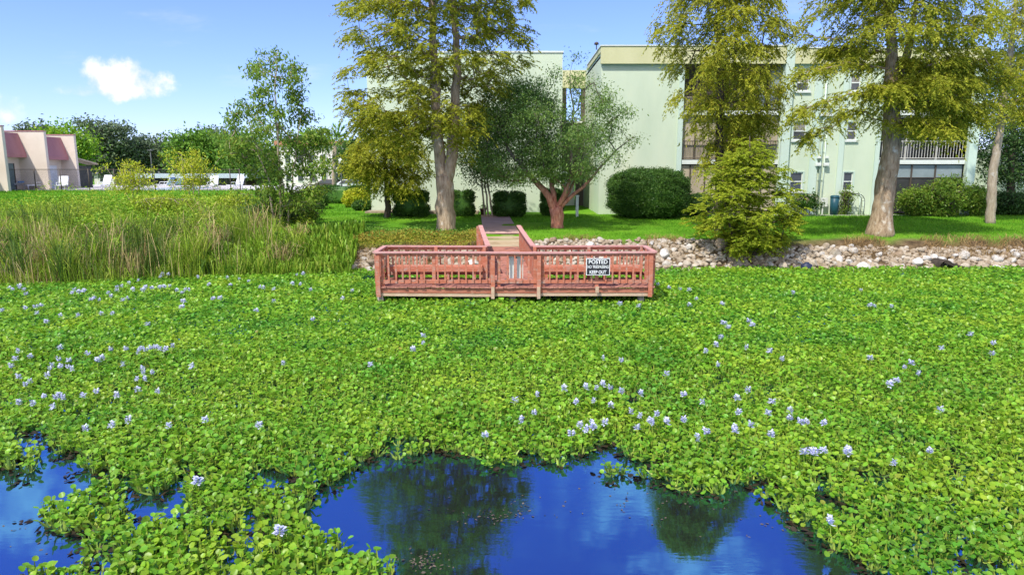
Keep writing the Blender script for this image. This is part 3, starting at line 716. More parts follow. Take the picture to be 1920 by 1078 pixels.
# ------------------------------------------------------------------ rock bank
m, n, o = nt('bank_rock')
p = n.nodes.new('ShaderNodeBsdfPrincipled'); lk(n, p, 0, o, 0); p.inputs['Roughness'].default_value = .92; p.inputs['Specular IOR Level'].default_value = .15
oi = n.nodes.new('ShaderNodeObjectInfo'); r = ramp(n, [(0, (.27, .20, .135)), (.3, (.38, .325, .25)), (.6, (.47, .43, .37)), (.85, (.52, .50, .47)), (1, (.62, .605, .58))]); lk(n, oi, 'Random', r, 0)
t = noise(n, 7, 6, .7); r2 = ramp(n, [(.3, (.55, .5, .45)), (.6, (1.05, 1.05, 1.05))]); lk(n, t, 0, r2, 0)
n.links.new(mixc(n, 1, r.outputs[0], r2.outputs[0], 'MULTIPLY'), p.inputs['Base Color'])
b = n.nodes.new('ShaderNodeBump'); b.inputs['Strength'].default_value = .6; b.inputs['Distance'].default_value = .03; lk(n, t, 0, b, 'Height'); lk(n, b, 0, p, 'Normal')
M_rock = m
def rock_arrays(r, sub=2):
    # a cut and battered icosphere
    t = (1 + 5 ** .5) / 2
    V = [(-1, t, 0), (1, t, 0), (-1, -t, 0), (1, -t, 0), (0, -1, t), (0, 1, t), (0, -1, -t), (0, 1, -t), (t, 0, -1), (t, 0, 1), (-t, 0, -1), (-t, 0, 1)]
    F = [(0, 11, 5), (0, 5, 1), (0, 1, 7), (0, 7, 10), (0, 10, 11), (1, 5, 9), (5, 11, 4), (11, 10, 2), (10, 7, 6), (7, 1, 8), (3, 9, 4), (3, 4, 2), (3, 2, 6), (3, 6, 8), (3, 8, 9), (4, 9, 5), (2, 4, 11), (6, 2, 10), (8, 6, 7), (9, 8, 1)]
    V = [np.array(v) / np.linalg.norm(v) for v in V]
    for _ in range(sub):
        c = {}; G = []
        def md(a, b_):
            k = (min(a, b_), max(a, b_))
            if k not in c: q = V[a] + V[b_]; V.append(q / np.linalg.norm(q)); c[k] = len(V) - 1
            return c[k]
        for a, b_, d in F:
            x, y, z = md(a, b_), md(b_, d), md(d, a); G += [(a, x, z), (b_, y, x), (d, z, y), (x, y, z)]
        F = G
    V = np.array(V)
    for _ in range(9):
        nrm = unit(r.normal(size=3)); dd = r.uniform(.55, .85); h = V @ nrm
        V = V - np.outer(np.clip(h - dd, 0, None), nrm)
    V *= 1 + r.normal(0, .03, (len(V), 1))
    V *= np.array([r.uniform(.85, 1.25), r.uniform(.75, 1.1), r.uniform(.55, .85)])
    return V, np.array(F)
RA = [rock_arrays(np.random.default_rng(50 + i), 2) for i in range(9)]
RS = [rock_arrays(np.random.default_rng(50 + i), 1) for i in range(9)]
RM = [npmesh('rock', V, F) for V, F in RA]
for me in RM: me.materials.append(M_rock)
def rock(x, y, s, lab, grp=None, k=None, dz=.0, tall=1):
    ob = link('rock', RM[random.randrange(9) if k is None else k], M_rock)
    ob.location = (x, y, float(H(x, y)) + s * .12 + dz); ob.scale = (s, s, s * tall); ob.rotation_euler = (random.uniform(-.5, .5), random.uniform(-.5, .5), random.uniform(0, 6.3))
    return tag(ob, lab, 'rock', grp)
RZ = [(1.0, 8.3, 92, 'pale angular rock in the bank between red deck and bushy yellow-green cypress', 'rocks between deck and bushy cypress', -.15, 1.75),
      (10.3, 15.2, 66, 'pale angular rock in the bank between the bushy cypress and the big leaning trunk', 'rocks between bushy cypress and big trunk', -.15, 1.3),
      (15.2, 23.5, 92, 'tan or grey angular rock in the low bank beyond the big leaning trunk', 'rocks from big trunk to the right margin', -.15, 1.05),
      (-6.9, -4.5, 16, 'whitish rock in the small heap beside the left end of the deck', 'rocks beside the left deck end', -.5, .9),
      (-4.4, -1.5, 24, 'whitish rock seen through the deck railing, left of the walkway', 'rocks behind the deck railing', -.5, 1.0)]
placed = []
for x0, x1, cnt, lab, grp, s0, s1 in RZ:
    k = 0; tries = 0
    while k < cnt and tries < 9000:
        tries += 1
        x = random.uniform(x0, x1); s_ = s0 + (s1 - s0) * random.random() ** 1.35
        y = float(shore(x)) + s_; sz = random.choice((.14, .17, .2, .22, .26, .31)) * (1 - .35 * max(s_, 0) / 1.7)
        if any((x - a) ** 2 + (y - b2) ** 2 < (.78 * (sz + c)) ** 2 for a, b2, c in placed): continue
        placed.append((x, y, sz)); rock(x, y, sz, lab, grp, dz=random.uniform(-.02, .05)); k += 1
q = at(1570, 470, 27.9); rock(q[0], 28.05, .32, 'largest pale bluish white rock in the bank, left of the big leaning trunk', k=2, dz=.05)
q = at(1248, 478, 27.9); rock(q[0], 27.95, .32, 'largest whitish rock in the bank right beside the deck end', k=4, dz=.05)
q = at(1350, 445, 28.6); rock(q[0], 28.5, .26, 'upright pale grey stone standing at the top of the bank against the bushy cypress', k=5, dz=.12, tall=2.0)
# small rubble between them
r = np.random.default_rng(77); Vs = []; K = 0; parts = []
for _ in range(4200):
    x = r.choice([r.uniform(.9, 24), r.uniform(.9, 24), r.uniform(.9, 24), r.uniform(-7, -1.4)]); s_ = r.uniform(-.3, 1.75 if 1 < x < 9 else 1.25)
    y = float(shore(x)) + s_; V, F = RS[r.integers(9)]; a = r.uniform(0, 6.3); sc = r.uniform(.05, .16)
    V2 = V * sc; V2 = np.stack([V2[:, 0] * cos(a) - V2[:, 1] * sin(a), V2[:, 0] * sin(a) + V2[:, 1] * cos(a), V2[:, 2]], -1) + (x, y, float(H(x, y)) + .005)
    parts.append((V2, F))
V, F = merge(parts)
M_rub = surf('bank_rubble', [(.25, (.14, .10, .06)), (.5, (.33, .265, .19)), (.7, (.50, .46, .40))], 2.6, .95)
tag(link('rock_rubble', npmesh('rock_rubble', V, F), M_rub), kind='stuff')
# dry straw along the top of the bank
def okstraw(x, y):
    s = y - shore(x); f = vnoise(x, y, .7, 51)
    return (((x > 10.2) & (s > .5) & (s < 1.85) & (f > .34)) | ((x > 1) & (x <= 10.2) & (s > 1.3) & (s < 1.9) & (f > .55)) | ((x > -6.6) & (x < -1.4) & (s > 0.1) & (s < 1.2) & (f > .5)))
V, F = blades(26000, (-7, 25), (26.5, 30.6), .26, .016, okstraw, lean=2.6, seg=2, zoff=.02)
M_straw = leafmat('dry_straw', (.25, .15, .06), (.40, .28, .12), (.16, .085, .035), 1.2, .2, .8, .3)
tag(link('dry_straw', npmesh('dry_straw', V, F), M_straw), kind='stuff')
# drain mouth and a dark blue lump at the waterline
M_dark = surf('dark_pipe', [(.3, (.02, .016, .012)), (.7, (.06, .045, .035))], 5, .8)
q = at(1762, 493, 27.5); dp = thing('drain_pipe', 'dark drain pipe mouth among the rocks at the waterline', 'pipe', (q[0], 27.4, .25))
m_ = MB(); ring = []
for yy_, rr in ((27.05, .27), (27.02, .235), (28.3, .235)):
    pass
m_.lathe((0, 0, 0), [(.235, 1.3), (.235, 0), (.28, 0), (.28, 1.3)], 20)
m_.v = [(q[0] + a, 27.05 + c, .20 + b2) for a, b2, c in m_.v]; m_.build('barrel', M_dark, dp)
m_ = MB(); m_.bar((q[0] - .1, 26.98, .42), (q[0] + .62, 26.98, .16), .10, .12); m_.build('lip', M_dark, dp)
M_navy = surf('navy_lump', [(.3, (.012, .018, .05)), (.7, (.03, .04, .09))], 4, .5)
q = at(1510, 489, 27.2); m_ = MB(); m_.lathe((q[0], 27.05, .14), [(.0, .27), (.07, .26), (.09, .22), (.19, .17), (.21, 0), (.17, -.12), (0, -.14)], 14, 1.1, .9)
tag(m_.build('debris_lump', M_navy), 'small dark navy lump lying at the waterline below the rocks', 'litter')
# ------------------------------------------------------------------ mint apartment building
def stucco(name, a, b_, c):
    return surf(name, [(.3, a), (.55, b_), (.75, c)], .55, .9, stretch=(1, 1, .35), bump=.25, bscale=16, spec=.12, second=(1.1, .60, .85, (.54, .60, .40), (2.2, 1, .12)))
M_mint = stucco('mint_stucco', (.51, .595, .445), (.575, .65, .49), (.62, .67, .49))
M_mintb = stucco('mint_band', (.49, .61, .52), (.55, .655, .555), (.60, .675, .56))
M_cream = surf('cream_parapet', [(.3, (.54, .53, .29)), (.7, (.62, .60, .36))], .8, .85, stretch=(1, 1, .4), bump=.15, bscale=14)
M_trim = surf('white_trim', [(.3, (.62, .66, .60)), (.7, (.72, .74, .69))], 1.5, .6)
M_glass = surf('window_glass', [(.3, (.03, .035, .04)), (.7, (.07, .075, .08))], .8, .12, spec=.6)
M_blind = surf('window_blind', [(.4, (.20, .18, .16)), (.6, (.30, .28, .26))], 3, .6, stretch=(.2, .2, 14))
M_tan = surf('tan_shade', [(.3, (.33, .27, .19)), (.7, (.47, .40, .29))], .9, .8, stretch=(1.4, 1, .3))
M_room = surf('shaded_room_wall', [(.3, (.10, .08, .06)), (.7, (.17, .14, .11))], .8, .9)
M_bronze = surf('bronze_metal', [(.3, (.06, .045, .035)), (.7, (.10, .08, .06))], 3, .5)
M_rail = surf('pale_rail_metal', [(.3, (.46, .44, .40)), (.7, (.58, .56, .52))], 3, .5)
M_bluepanel = surf('grey_blue_panel', [(.3, (.20, .25, .26)), (.7, (.27, .32, .33))], 1.2, .5)
M_screen = surf('dark_screen', [(.3, (.025, .028, .028)), (.7, (.06, .06, .055))], 1.2, .5)
YB = 40.0; KX = .03052
def bx(px): return (px - 960) * KX
GZ = 1.35; RZ_ = 10.84
bd = thing('apartment_building', 'three storey mint green apartment building with cream parapet and screened balconies', 'building', (9, YB, GZ))
def wall(b, x0, x1, z0, z1, y, holes=(), depth=.14):
    xs = sorted({x0, x1, *[h[0] for h in holes], *[h[1] for h in holes]}); zs = sorted({z0, z1, *[h[2] for h in holes], *[h[3] for h in holes]})
    for i in range(len(xs) - 1):
        for k in range(len(zs) - 1):
            cx, cz_ = (xs[i] + xs[i + 1]) / 2, (zs[k] + zs[k + 1]) / 2
            if any(h[0] < cx < h[1] and h[2] < cz_ < h[3] for h in holes): continue
            b.add([(xs[i], y, zs[k]), (xs[i + 1], y, zs[k]), (xs[i + 1], y, zs[k + 1]), (xs[i], y, zs[k + 1])], [(0, 1, 2, 3)])
    for a, c, e, f in holes:
        y2 = y + depth
        b.add([(a, y, e), (c, y, e), (c, y, f), (a, y, f), (a, y2, e), (c, y2, e), (c, y2, f), (a, y2, f)], [(0, 4, 5, 1), (1, 5, 6, 2), (2, 6, 7, 3), (3, 7, 4, 0)])
def zpx(py, Y=YB): return at(960, py, Y)[2]
X0, XA, XB, XC, XD, XE = bx(1125), bx(1280), bx(1462), bx(1652), bx(1815), bx(1833)
S2, S3 = 4.37, 7.12                                     # undersides of the two balcony slabs
# window openings: two columns, three storeys
wins = []
for (a, c) in ((1487, 1511), (1588, 1606)):
    for (t_, b_) in ((323, 358), (229, 263), (140, 171)):
        wins.append((bx(a), bx(c), zpx(b_), zpx(t_)))
w = MB()
wall(w, X0, XA, GZ, RZ_ - .02, YB)
w.add([(X0, YB, GZ), (X0, YB + 11, GZ), (X0, YB + 11, RZ_ - .02), (X0, YB, RZ_ - .02)], [(0, 3, 2, 1)])
wall(w, XB, XC, GZ, RZ_ - .02, YB, wins)
# returns of the balcony bays
for x, sgn in ((XA, 1), (XB, -1), (XC, 1), (XD, -1)):
    w.add([(x, YB, GZ), (x, YB + 2.2, GZ), (x, YB + 2.2, 10.0), (x, YB, 10.0)], [(0, 1, 2, 3)])
w.box(XE - .28, XE, YB + .5, YB + 11, GZ, RZ_ - .02)
w.box(XD, XE - .29, YB + .03, YB + 2.2, GZ, RZ_ - .02)
w.build('wall', M_mint, bd)
# plaster bands that divide the wall
for a, c in ((1521, 1536), (1574, 1584)):
    m_ = MB(); m_.box(bx(a), bx(c), YB - .07, YB + .02, GZ, 9.86); m_.build('pilaster', M_mintb, bd)
for a, c, zt in ((1463.5, 1479, RZ_ + .12), (1816, 1832, 9.95)):
    m_ = MB(); m_.box(bx(a), bx(c), YB - .22, YB - .003, GZ, zt); m_.build('column', M_mintb, bd)
m_ = MB(); m_.box(bx(1643), bx(1651), YB - .10, YB - .003, GZ, 9.86); m_.build('column', M_mintb, bd)
m_ = MB(); m_.box(bx(1270), bx(1279), YB - .10, YB - .003, GZ, 9.86); m_.build('column', M_mintb, bd)
# left wing, set back behind the right one, and the stair recess between them
YL = 42.0; XLw = -8.62; XLr = 3.0
w = MB(); wall(w, XLw, XLr, GZ, RZ_, YL)
w.add([(XLr, YL, GZ), (XLr, YL + 8, GZ), (XLr, YL + 8, RZ_), (XLr, YL, RZ_)], [(0, 1, 2, 3)])
w.add([(XLw, YL, GZ), (XLw, YL + 11, GZ), (XLw, YL + 11, RZ_), (XLw, YL, RZ_)], [(0, 3, 2, 1)])
w.build('wing_wall', M_mint, bd)
m_ = MB(); m_.box(XLw - .05, XLr + .04, YL - .05, YL + .25, RZ_ + .003, RZ_ + .10); m_.box(XLw, XLr, YL + .3, YL + 11, RZ_ - .25, RZ_ - .05); m_.build('coping', M_trim, bd)
w = MB(); yb = YL + 6.5
ow = (3.75, 4.75, at(960, 228, yb)[2], at(960, 165, yb)[2]); od = (3.55, 4.45, GZ, GZ + 2.3)
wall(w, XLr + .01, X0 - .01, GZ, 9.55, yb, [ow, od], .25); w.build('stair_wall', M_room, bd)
m_ = MB(); m_.box(XLr + .01, X0 - .01, yb - .12, yb + .2, 9.56, 10.75); m_.build('stair_parapet', M_cream, bd)
m_ = MB(); m_.box(ow[0] - .12, ow[1] + .12, yb - .18, yb - .003, ow[2] - .12, ow[2] - .003); m_.build('window_ledge', M_trim, bd)
dr = MB(); dr.box(od[0] + .04, od[1] - .04, yb + .10, yb + .15, GZ, od[3] - .04); d0 = dr.build('door', M_trim, bd)
m_ = MB(); m_.box(od[1] - .16, od[1] - .11, yb + .05, yb + .099, GZ + 1.0, GZ + 1.12); m_.build('handle', M_bronze, d0)
# cream fascia band along the roof edge of the right wing
m_ = MB(); m_.box(X0 - .06, bx(1463.2), YB - .20, YB - .003, 9.90, RZ_ - .003); m_.box(bx(1479.3), XE + .08, YB - .20, YB - .003, 9.90, RZ_ - .12)
m_.box(X0 - .06, X0 - .003, YB + .0, YB + 7, 10.55, RZ_ - .003); m_.build('parapet', M_cream, bd)
m_ = MB(); m_.box(X0 - .10, bx(1463.2), YB - .24, YB + .2, RZ_, RZ_ + .06); m_.box(bx(1479.3), XE + .1, YB - .24, YB + .2, RZ_ - .115, RZ_ - .06); m_.box(X0 - .10, X0 + .2, YB + .21, YB + 7, RZ_, RZ_ + .06); m_.build('coping', M_trim, bd)
m_ = MB(); m_.box(X0, XE, YB + .22, YB + 11, 10.3, 10.42); m_.build('roof', M_room, bd)
m_ = MB(); m_.tube([(bx(1119), YB + 1, 10.85), (bx(1119), YB + 1, 11.15)], .03, 6); m_.lathe((bx(1119), YB + 1, 11.12), [(.02, .16), (.13, .1), (.13, 0), (.02, -.02)], 10); m_.build('roof_vent', M_bronze, bd)
def window(x0, x1, z0, z1, y, par, blind):
    f = .055; m_ = MB()
    for a in ((x0, x0 + f, z0, z1), (x1 - f, x1, z0, z1), (x0 + f, x1 - f, z0, z0 + f), (x0 + f, x1 - f, z1 - f, z1), (x0 + f, x1 - f, (z0 + z1) / 2 - .03, (z0 + z1) / 2 + .03)):
        m_.box(a[0], a[1], y + .03, y + .10, a[2], a[3])
    wo_ = m_.build('window', M_trim, par)
    m_ = MB(); m_.box(x0 + f, x1 - f, y + .06, y + .07, z0 + f, (z0 + z1) / 2 - .03); m_.build('pane', M_glass, wo_)
    m_ = MB(); m_.box(x0 + f, x1 - f, y + .055, y + .065, (z0 + z1) / 2 + .03, z1 - f); m_.build('pane', M_blind if blind else M_glass, wo_)
    m_ = MB(); m_.box(x0 - .10, x1 + .10, y - .09, y - .003, z0 - .11, z0 - .003); m_.build('sill', M_trim, wo_)
    m_ = MB(); m_.box(x0 - .085, x0 - .003, y - .035, y - .003, z0, z1 + .07); m_.box(x1 + .003, x1 + .085, y - .035, y - .003, z0, z1 + .07); m_.box(x0 - .003 + .0, x1 + .003, y - .034, y - .004, z1 + .003, z1 + .07); m_.build('surround', M_mintb, wo_)
for i, (a, c, e, f) in enumerate(wins): window(a, c, e, f, YB, bd, i in (1, 2, 5))
# downpipes with vent hoods
def pipe(px, z0, z1, r_=.05):
    m_ = MB(); m_.tube([(bx(px), YB - .09, z0), (bx(px), YB - .09, z1)], r_, 8)
    for z in np.arange(z0 + .5, z1, 1.6): m_.box(bx(px) - .07, bx(px) + .07, YB - .06, YB - .003, z, z + .05)
    return m_.build('downpipe', M_mintb, bd)
pipe(1541.5, GZ, 9.8, .055); pipe(1548.5, GZ, 6.0, .03)
for px in (1537, 1552):
    for py, s in ((297, .10), (311, .15), (205, .10), (218, .15)):
        z = zpx(py); m_ = MB(); m_.box(bx(px) - s, bx(px) + s, YB - .18, YB - .003, z - .02, z + s * 1.1); m_.box(bx(px) - s * .8, bx(px) + s * .8, YB - .23, YB - .183, z - .01, z + s * .7); m_.build('vent_hood', M_trim, bd)
m_ = MB(); m_.tube([(bx(1622), YB - .08, GZ), (bx(1622), YB - .08, 2.7)], .03, 6); m_.build('conduit', M_mintb, bd)
m_ = MB(); m_.tube([(bx(1630), YB - .08, GZ), (bx(1630), YB - .08, 2.35)], .025, 6); m_.build('conduit', M_mintb, bd)
m_ = MB(); m_.box(bx(1545.5), bx(1558), YB - .28, YB - .12, 1.95, 2.45, j=.0); m_.box(bx(1549), bx(1551), YB - .22, YB - .16, GZ, 1.947); m_.build('meter_box', M_trim, bd)

def railing(b, x0, x1, y, z, h, pitch, mat, par):
    m_ = MB(); m_.box(x0, x1, y - .025, y + .025, z + h - .05, z + h); m_.box(x0, x1, y - .02, y + .02, z + .08, z + .12)
    for x in np.arange(x0 + pitch, x1 - .02, pitch): m_.box(x - .012, x + .012, y - .012, y + .012, z + .121, z + h - .051)
    return m_.build('railing', mat, par)
def bay(x0, x1, level, z0, z1, back, par):
    b = MB(); b.box(x0 + .01, x1 - .01, YB + 2.15, YB + 2.19, z0, z1)
    o_ = b.build('balcony', back, par); return o_
def box_(name, mat, par, *a, j=0):
    m_ = MB(); m_.box(*a, j=j); return m_.build(name, mat, par)
# slabs with pale edges
for x0, x1 in ((XA, XB), (XC, XD)):
    for z in (S2, S3):
        box_('slab', M_trim, bd, x0 + .005, x1 - .005, YB - .03, YB + 2.14, z, z + .24)
    box_('ceiling', M_room, bd, x0 + .005, x1 - .005, YB + .02, YB + 2.14, 9.9, 10.1)
# bay 1
F1, F2, F3 = GZ + .1, S2 + .24, S3 + .24
y = YB + .12
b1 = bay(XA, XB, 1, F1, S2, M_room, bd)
for a, c in ((1281.5, 1297), (1299.5, 1325), (1327.5, 1349), (1380, 1404), (1407, 1432), (1435, 1461)): box_('shade', M_tan, b1, bx(a), bx(c), y, y + .03, F1 + .25, S2 - .06)
for px in (1298, 1326, 1350, 1378, 1405.5, 1433.5): box_('post', M_bronze, b1, bx(px) - .035, bx(px) + .035, y - .04, y + .06, F1 - .1, S2 - .003)
box_('kick_board', M_bronze, b1, XA + .02, XB - .02, y - .03, y + .05, F1 - .1, F1 + .22)
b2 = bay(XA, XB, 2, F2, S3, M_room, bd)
for a, c in ((1281.5, 1304), (1306, 1349), (1418, 1436), (1438.5, 1461)): box_('shade', M_tan, b2, bx(a), bx(c), y + .1, y + .13, F2 + (.05 if a < 1400 else .9), S3 - .06)
for px in (1305, 1350, 1380, 1416, 1437): box_('post', M_bronze, b2, bx(px) - .03, bx(px) + .03, y + .06, y + .16, F2, S3 - .003)
railing(b2, XA + .02, XB - .02, y - .05, F2, 1.08, .145, M_bronze, b2)
for a, c in ((1352, 1366), (1367.5, 1379)): box_('door_pane', M_glass, b2, bx(a), bx(c), YB + 2.09, YB + 2.12, F2, F2 + 2.1)
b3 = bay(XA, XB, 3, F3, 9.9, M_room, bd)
railing(b3, XA + .02, XB - .02, y - .05, F3, 1.02, .145, M_bronze, b3)
for px in (1305, 1350, 1416, 1440): box_('post', M_bronze, b3, bx(px) - .03, bx(px) + .03, y + .06, y + .16, F3, 9.897)
for a, c, h in ((1283, 1303, .7), (1420, 1433, 1.3), (1443, 1459, 2.1)): box_('shade', M_bluepanel if h > 1 else M_tan, b3, bx(a), bx(c), y + .12, y + .15, F3 + .1, F3 + .1 + h)
# bay 2
b1 = bay(XC, XD, 1, F1, S2, M_screen, bd)
for a, c in ((1652.5, 1689), (1691.5, 1717), (1719.5, 1762), (1764.5, 1814)):
    box_('panel', M_bluepanel, b1, bx(a), bx(c), y, y + .03, 3.62, S2 - .05)
    box_('screen', M_screen, b1, bx(a), bx(c), y + .01, y + .02, F1 + .1, 3.57)
for px in (1690.2, 1718.2, 1763.2): box_('post', M_bronze, b1, bx(px) - .045, bx(px) + .045, y - .04, y + .07, F1 - .1, S2 - .003)
box_('transom', M_bronze, b1, XC + .02, XD - .02, y - .02, y + .05, 3.575, 3.615)
b2 = bay(XC, XD, 2, F2, S3, M_screen, bd)
railing(b2, XC + .02, XD - .02, y - .05, F2, 1.08, .165, M_rail, b2)
for px in (1704, 1763): box_('post', M_rail, b2, bx(px) - .035, bx(px) + .035, y + .02, y + .1, F2, S3 - .003)
for a, c in ((1668, 1685), (1728, 1752)): box_('door_pane', M_glass, b2, bx(a), bx(c), YB + 2.09, YB + 2.12, F2, F2 + 2.1)
b3 = bay(XC, XD, 3, F3, 9.9, M_screen, bd)
railing(b3, XC + .02, XD - .02, y - .05, F3, 1.02, .165, M_bronze, b3)
for px in (1704, 1763): box_('post', M_bronze, b3, bx(px) - .035, bx(px) + .035, y + .02, y + .1, F3, 9.897)
# narrow paving along the foot of the wall
m_ = MB(); m_.box(8.6, XE + .5, YB - .85, YB - .3, 1.2, 1.50)
M_walk = surf('pale_paving', [(.3, (.34, .33, .28)), (.7, (.46, .44, .38))], 2, .9)
tag(m_.build('pavement', M_walk), kind='structure')
# rear wing beyond the corner
rw = thing('rear_building', 'mint green wall of another building behind the trees beyond the balcony corner', 'building', (36, 50, 1.5))
m_ = MB(); m_.box(28.0, 60, 48, 55.9, 1.4, 5.2); m_.build('wall', M_mint, rw)
m_ = MB(); m_.box(27.8, 60, 47.8, 56, 5.203, 5.45); m_.build('roof', M_trim, rw)

# ------------------------------------------------------------------ small things along the wall
M_teal = surf('dark_teal_plastic', [(.3, (.012, .06, .085)), (.7, (.02, .085, .11))], 3, .45)
bz = float(H(bx(1565), 39.3))
bn = thing('storage_bin', 'tall dark teal bin standing against the mint wall between pipes and trellis', 'bin', (bx(1565), 39.35, bz))
m_ = MB(); m_.lathe((bx(1565), 39.35, bz), [(.0, 0), (.20, 0), (.225, .5), (.235, 1.02), (0, 1.02)], 16); m_.build('body', M_teal, bn)
m_ = MB(); m_.lathe((bx(1565), 39.35, bz + 1.023), [(.255, 0), (.255, .05), (.20, .11), (0, .13)], 16); m_.build('lid', M_teal, bn)
M_iron = surf('dark_iron', [(.3, (.05, .06, .055)), (.7, (.09, .10, .09))], 4, .6)
ar = thing('garden_arch', 'thin dark metal garden arch standing before the mint wall', 'trellis', (bx(1604), 39.4, bz))
for yo in (39.2, 39.55):
    m_ = MB(); cx = bx(1604); pts = [(cx - .46, yo, bz)] + [(cx - .46 * cos(t), yo, bz + .78 + .46 * sin(t)) for t in np.linspace(0, pi, 13)] + [(cx + .46, yo, bz)]
    m_.tube(pts, .018, 6); m_.build('hoop', M_iron, ar)
m_ = MB()
for t in np.linspace(.1, pi - .1, 8): m_.bar((cx - .46 * cos(t), 39.2, bz + .78 + .46 * sin(t)), (cx - .46 * cos(t), 39.55, bz + .78 + .46 * sin(t)), .015, .015)
for z in (.2, .5): m_.bar((cx - .46, 39.2, bz + z), (cx - .46, 39.55, bz + z), .015, .015); m_.bar((cx + .46, 39.2, bz + z), (cx + .46, 39.55, bz + z), .015, .015)
m_.tube([(cx - .1 + .12 * sin(t * 2.2), 39.5, bz + t * .22) for t in np.linspace(0, 5, 20)], .012, 5)
m_.build('rungs', M_iron, ar)
# white post by the stair entrance, flower pots by the path
wp = at(1082, 398, 38.6)
pz = float(H(wp[0], 38.6)); pt_ = thing('marker_post', 'white square post standing by the stair entrance at the building corner', 'post', (wp[0], 38.6, pz))
m_ = MB(); m_.box(wp[0] - .075, wp[0] + .075, 38.53, 38.68, pz - .1, pz + 1.12); m_.build('shaft', M_trim, pt_)
m_ = MB(); m_.box(wp[0] - .10, wp[0] + .10, 38.50, 38.71, pz + 1.123, pz + 1.18); m_.build('cap', M_trim, pt_)
lp = at(1058, 324, 44); lz = 1.6
lt = thing('entry_lamp', 'slim pole lamp with flat white head in the recess between the two wings', 'lamp', (lp[0], 44, lz))
m_ = MB(); m_.tube([(lp[0], 44, lz - .2), (lp[0], 44, lp[2] - .05)], .035, 8); m_.build('pole', M_iron, lt)
m_ = MB(); m_.lathe((lp[0], 44, lp[2] - .06), [(0, 0), (.32, .0), (.30, .08), (.05, .14), (0, .14)], 14); m_.build('lamp_head', M_trim, lt)
M_terra = surf('terracotta', [(.3, (.13, .06, .04)), (.7, (.22, .11, .07))], 4, .9)
for px, lab in ((906, 'small brown flower pot at the head of the path, nearest the thin trunks'), (926, 'small brown flower pot at the head of the path, nearer the clipped bush')):
    q = gz(px, 403, 1.5); ptt = thing('flower_pot', lab, 'pot', q, 'pots at the head of the path')
    m_ = MB(); m_.lathe(q, [(0, 0), (.13, 0), (.19, .30), (.21, .30), (.21, .36), (.17, .36), (.15, .28), (0, .28)], 14); m_.build('pot', M_terra, ptt)
    P = np.array(q) + (0, 0, .4) + rng.normal(0, .1, (60, 3)); D = rdir(60); D[:, 2] = abs(D[:, 2])
    V, F = leaves(P - np.array(q), D, rdir(60), np.full(60, .14), np.full(60, .05)); link('plant', npmesh('plant', V, F), M_lawn, ptt)
# ------------------------------------------------------------------ trees
def bark(name, a, b_, c, patch, lo=.58, hi=.70):
    return surf(name, [(.3, a), (.5, b_), (.72, c)], 5, .95, stretch=(2.2, 2.2, .5), bump=1.0, bscale=12, spec=.1, second=(2.4, lo, hi, patch, (1, 1, .8)))
M_bark = bark('cypress_bark', (.17, .115, .07), (.33, .24, .155), (.46, .36, .255), (.56, .51, .43))
M_bark_dark = bark('dark_bark', (.05, .035, .025), (.085, .065, .05), (.13, .10, .08), (.17, .15, .13))
M_bark_red = bark('peeling_red_bark', (.20, .075, .045), (.34, .15, .095), (.44, .24, .16), (.46, .36, .28), .62, .75)
m, n, o = nt('peeling_red_lower_bark')     # red and peeling on the lower trunk, grey-brown on limbs and twigs
p = n.nodes.new('ShaderNodeBsdfPrincipled'); lk(n, p, 0, o, 0); p.inputs['Roughness'].default_value = .95; p.inputs['Specular IOR Level'].default_value = .1
t = noise(n, 5, 5, .65, vec=scaled(n, 2, 2, .6)); r1 = ramp(n, [(.3, (.28, .085, .05)), (.52, (.50, .20, .13)), (.72, (.60, .36, .25))]); lk(n, t, 0, r1, 0)
r2 = ramp(n, [(.3, (.10, .085, .065)), (.7, (.20, .175, .14))]); lk(n, t, 0, r2, 0)
g = n.nodes.new('ShaderNodeNewGeometry'); sx_ = n.nodes.new('ShaderNodeSeparateXYZ'); lk(n, g, 'Position', sx_, 0)
mr = n.nodes.new('ShaderNodeMapRange'); mr.inputs[1].default_value = 2.6; mr.inputs[2].default_value = 4.2; n.links.new(sx_.outputs[2], mr.inputs[0])
n.links.new(mixc(n, mr.outputs[0], r1.outputs[0], r2.outputs[0]), p.inputs['Base Color'])
b = n.nodes.new('ShaderNodeBump'); b.inputs['Strength'].default_value = .9; b.inputs['Distance'].default_value = .03; lk(n, t, 0, b, 'Height'); lk(n, b, 0, p, 'Normal')
M_bark_red = m
M_bark_pale = bark('pale_bark', (.26, .20, .14), (.36, .29, .21), (.45, .38, .29), (.5, .46, .4))
M_cyp = leafmat('cypress_needles', (.300, .340, .030), (.480, .500, .045), (.46, .38, .04), .8, .55, .6, .3)
M_cyp2 = leafmat('rusty_cypress_needles', (.330, .355, .034), (.510, .520, .050), (.50, .41, .045), .8, .55, .6, .3)
M_cypg = leafmat('green_cypress_needles', (.28, .38, .03), (.48, .55, .045), (.50, .47, .045), 1.2, .55, .6, .3)
M_willow = leafmat('fine_dark_leaves', (.105, .205, .045), (.215, .330, .070), (.26, .34, .06), .7, .4, .5, .35)
M_slim = leafmat('glossy_green_leaves', (.13, .25, .035), (.25, .37, .045), (.36, .36, .06), 1.3, .5, .4, .35)
M_dark = leafmat('dark_green_leaves', (.036, .085, .022), (.075, .145, .034), (.12, .19, .04), .8, .25, .5, .4)
M_hedge = leafmat('clipped_hedge_leaves', (.036, .095, .015), (.070, .160, .020), (.13, .22, .03), 2.2, .2, .45, .45)
M_oak = leafmat('far_oak_leaves', (.095, .140, .075), (.145, .200, .100), (.17, .21, .09), .22, .25, .7, .35)
M_bright = leafmat('bright_green_leaves', (.085, .21, .024), (.16, .30, .033), (.21, .32, .04), .25, .3, .6, .3)
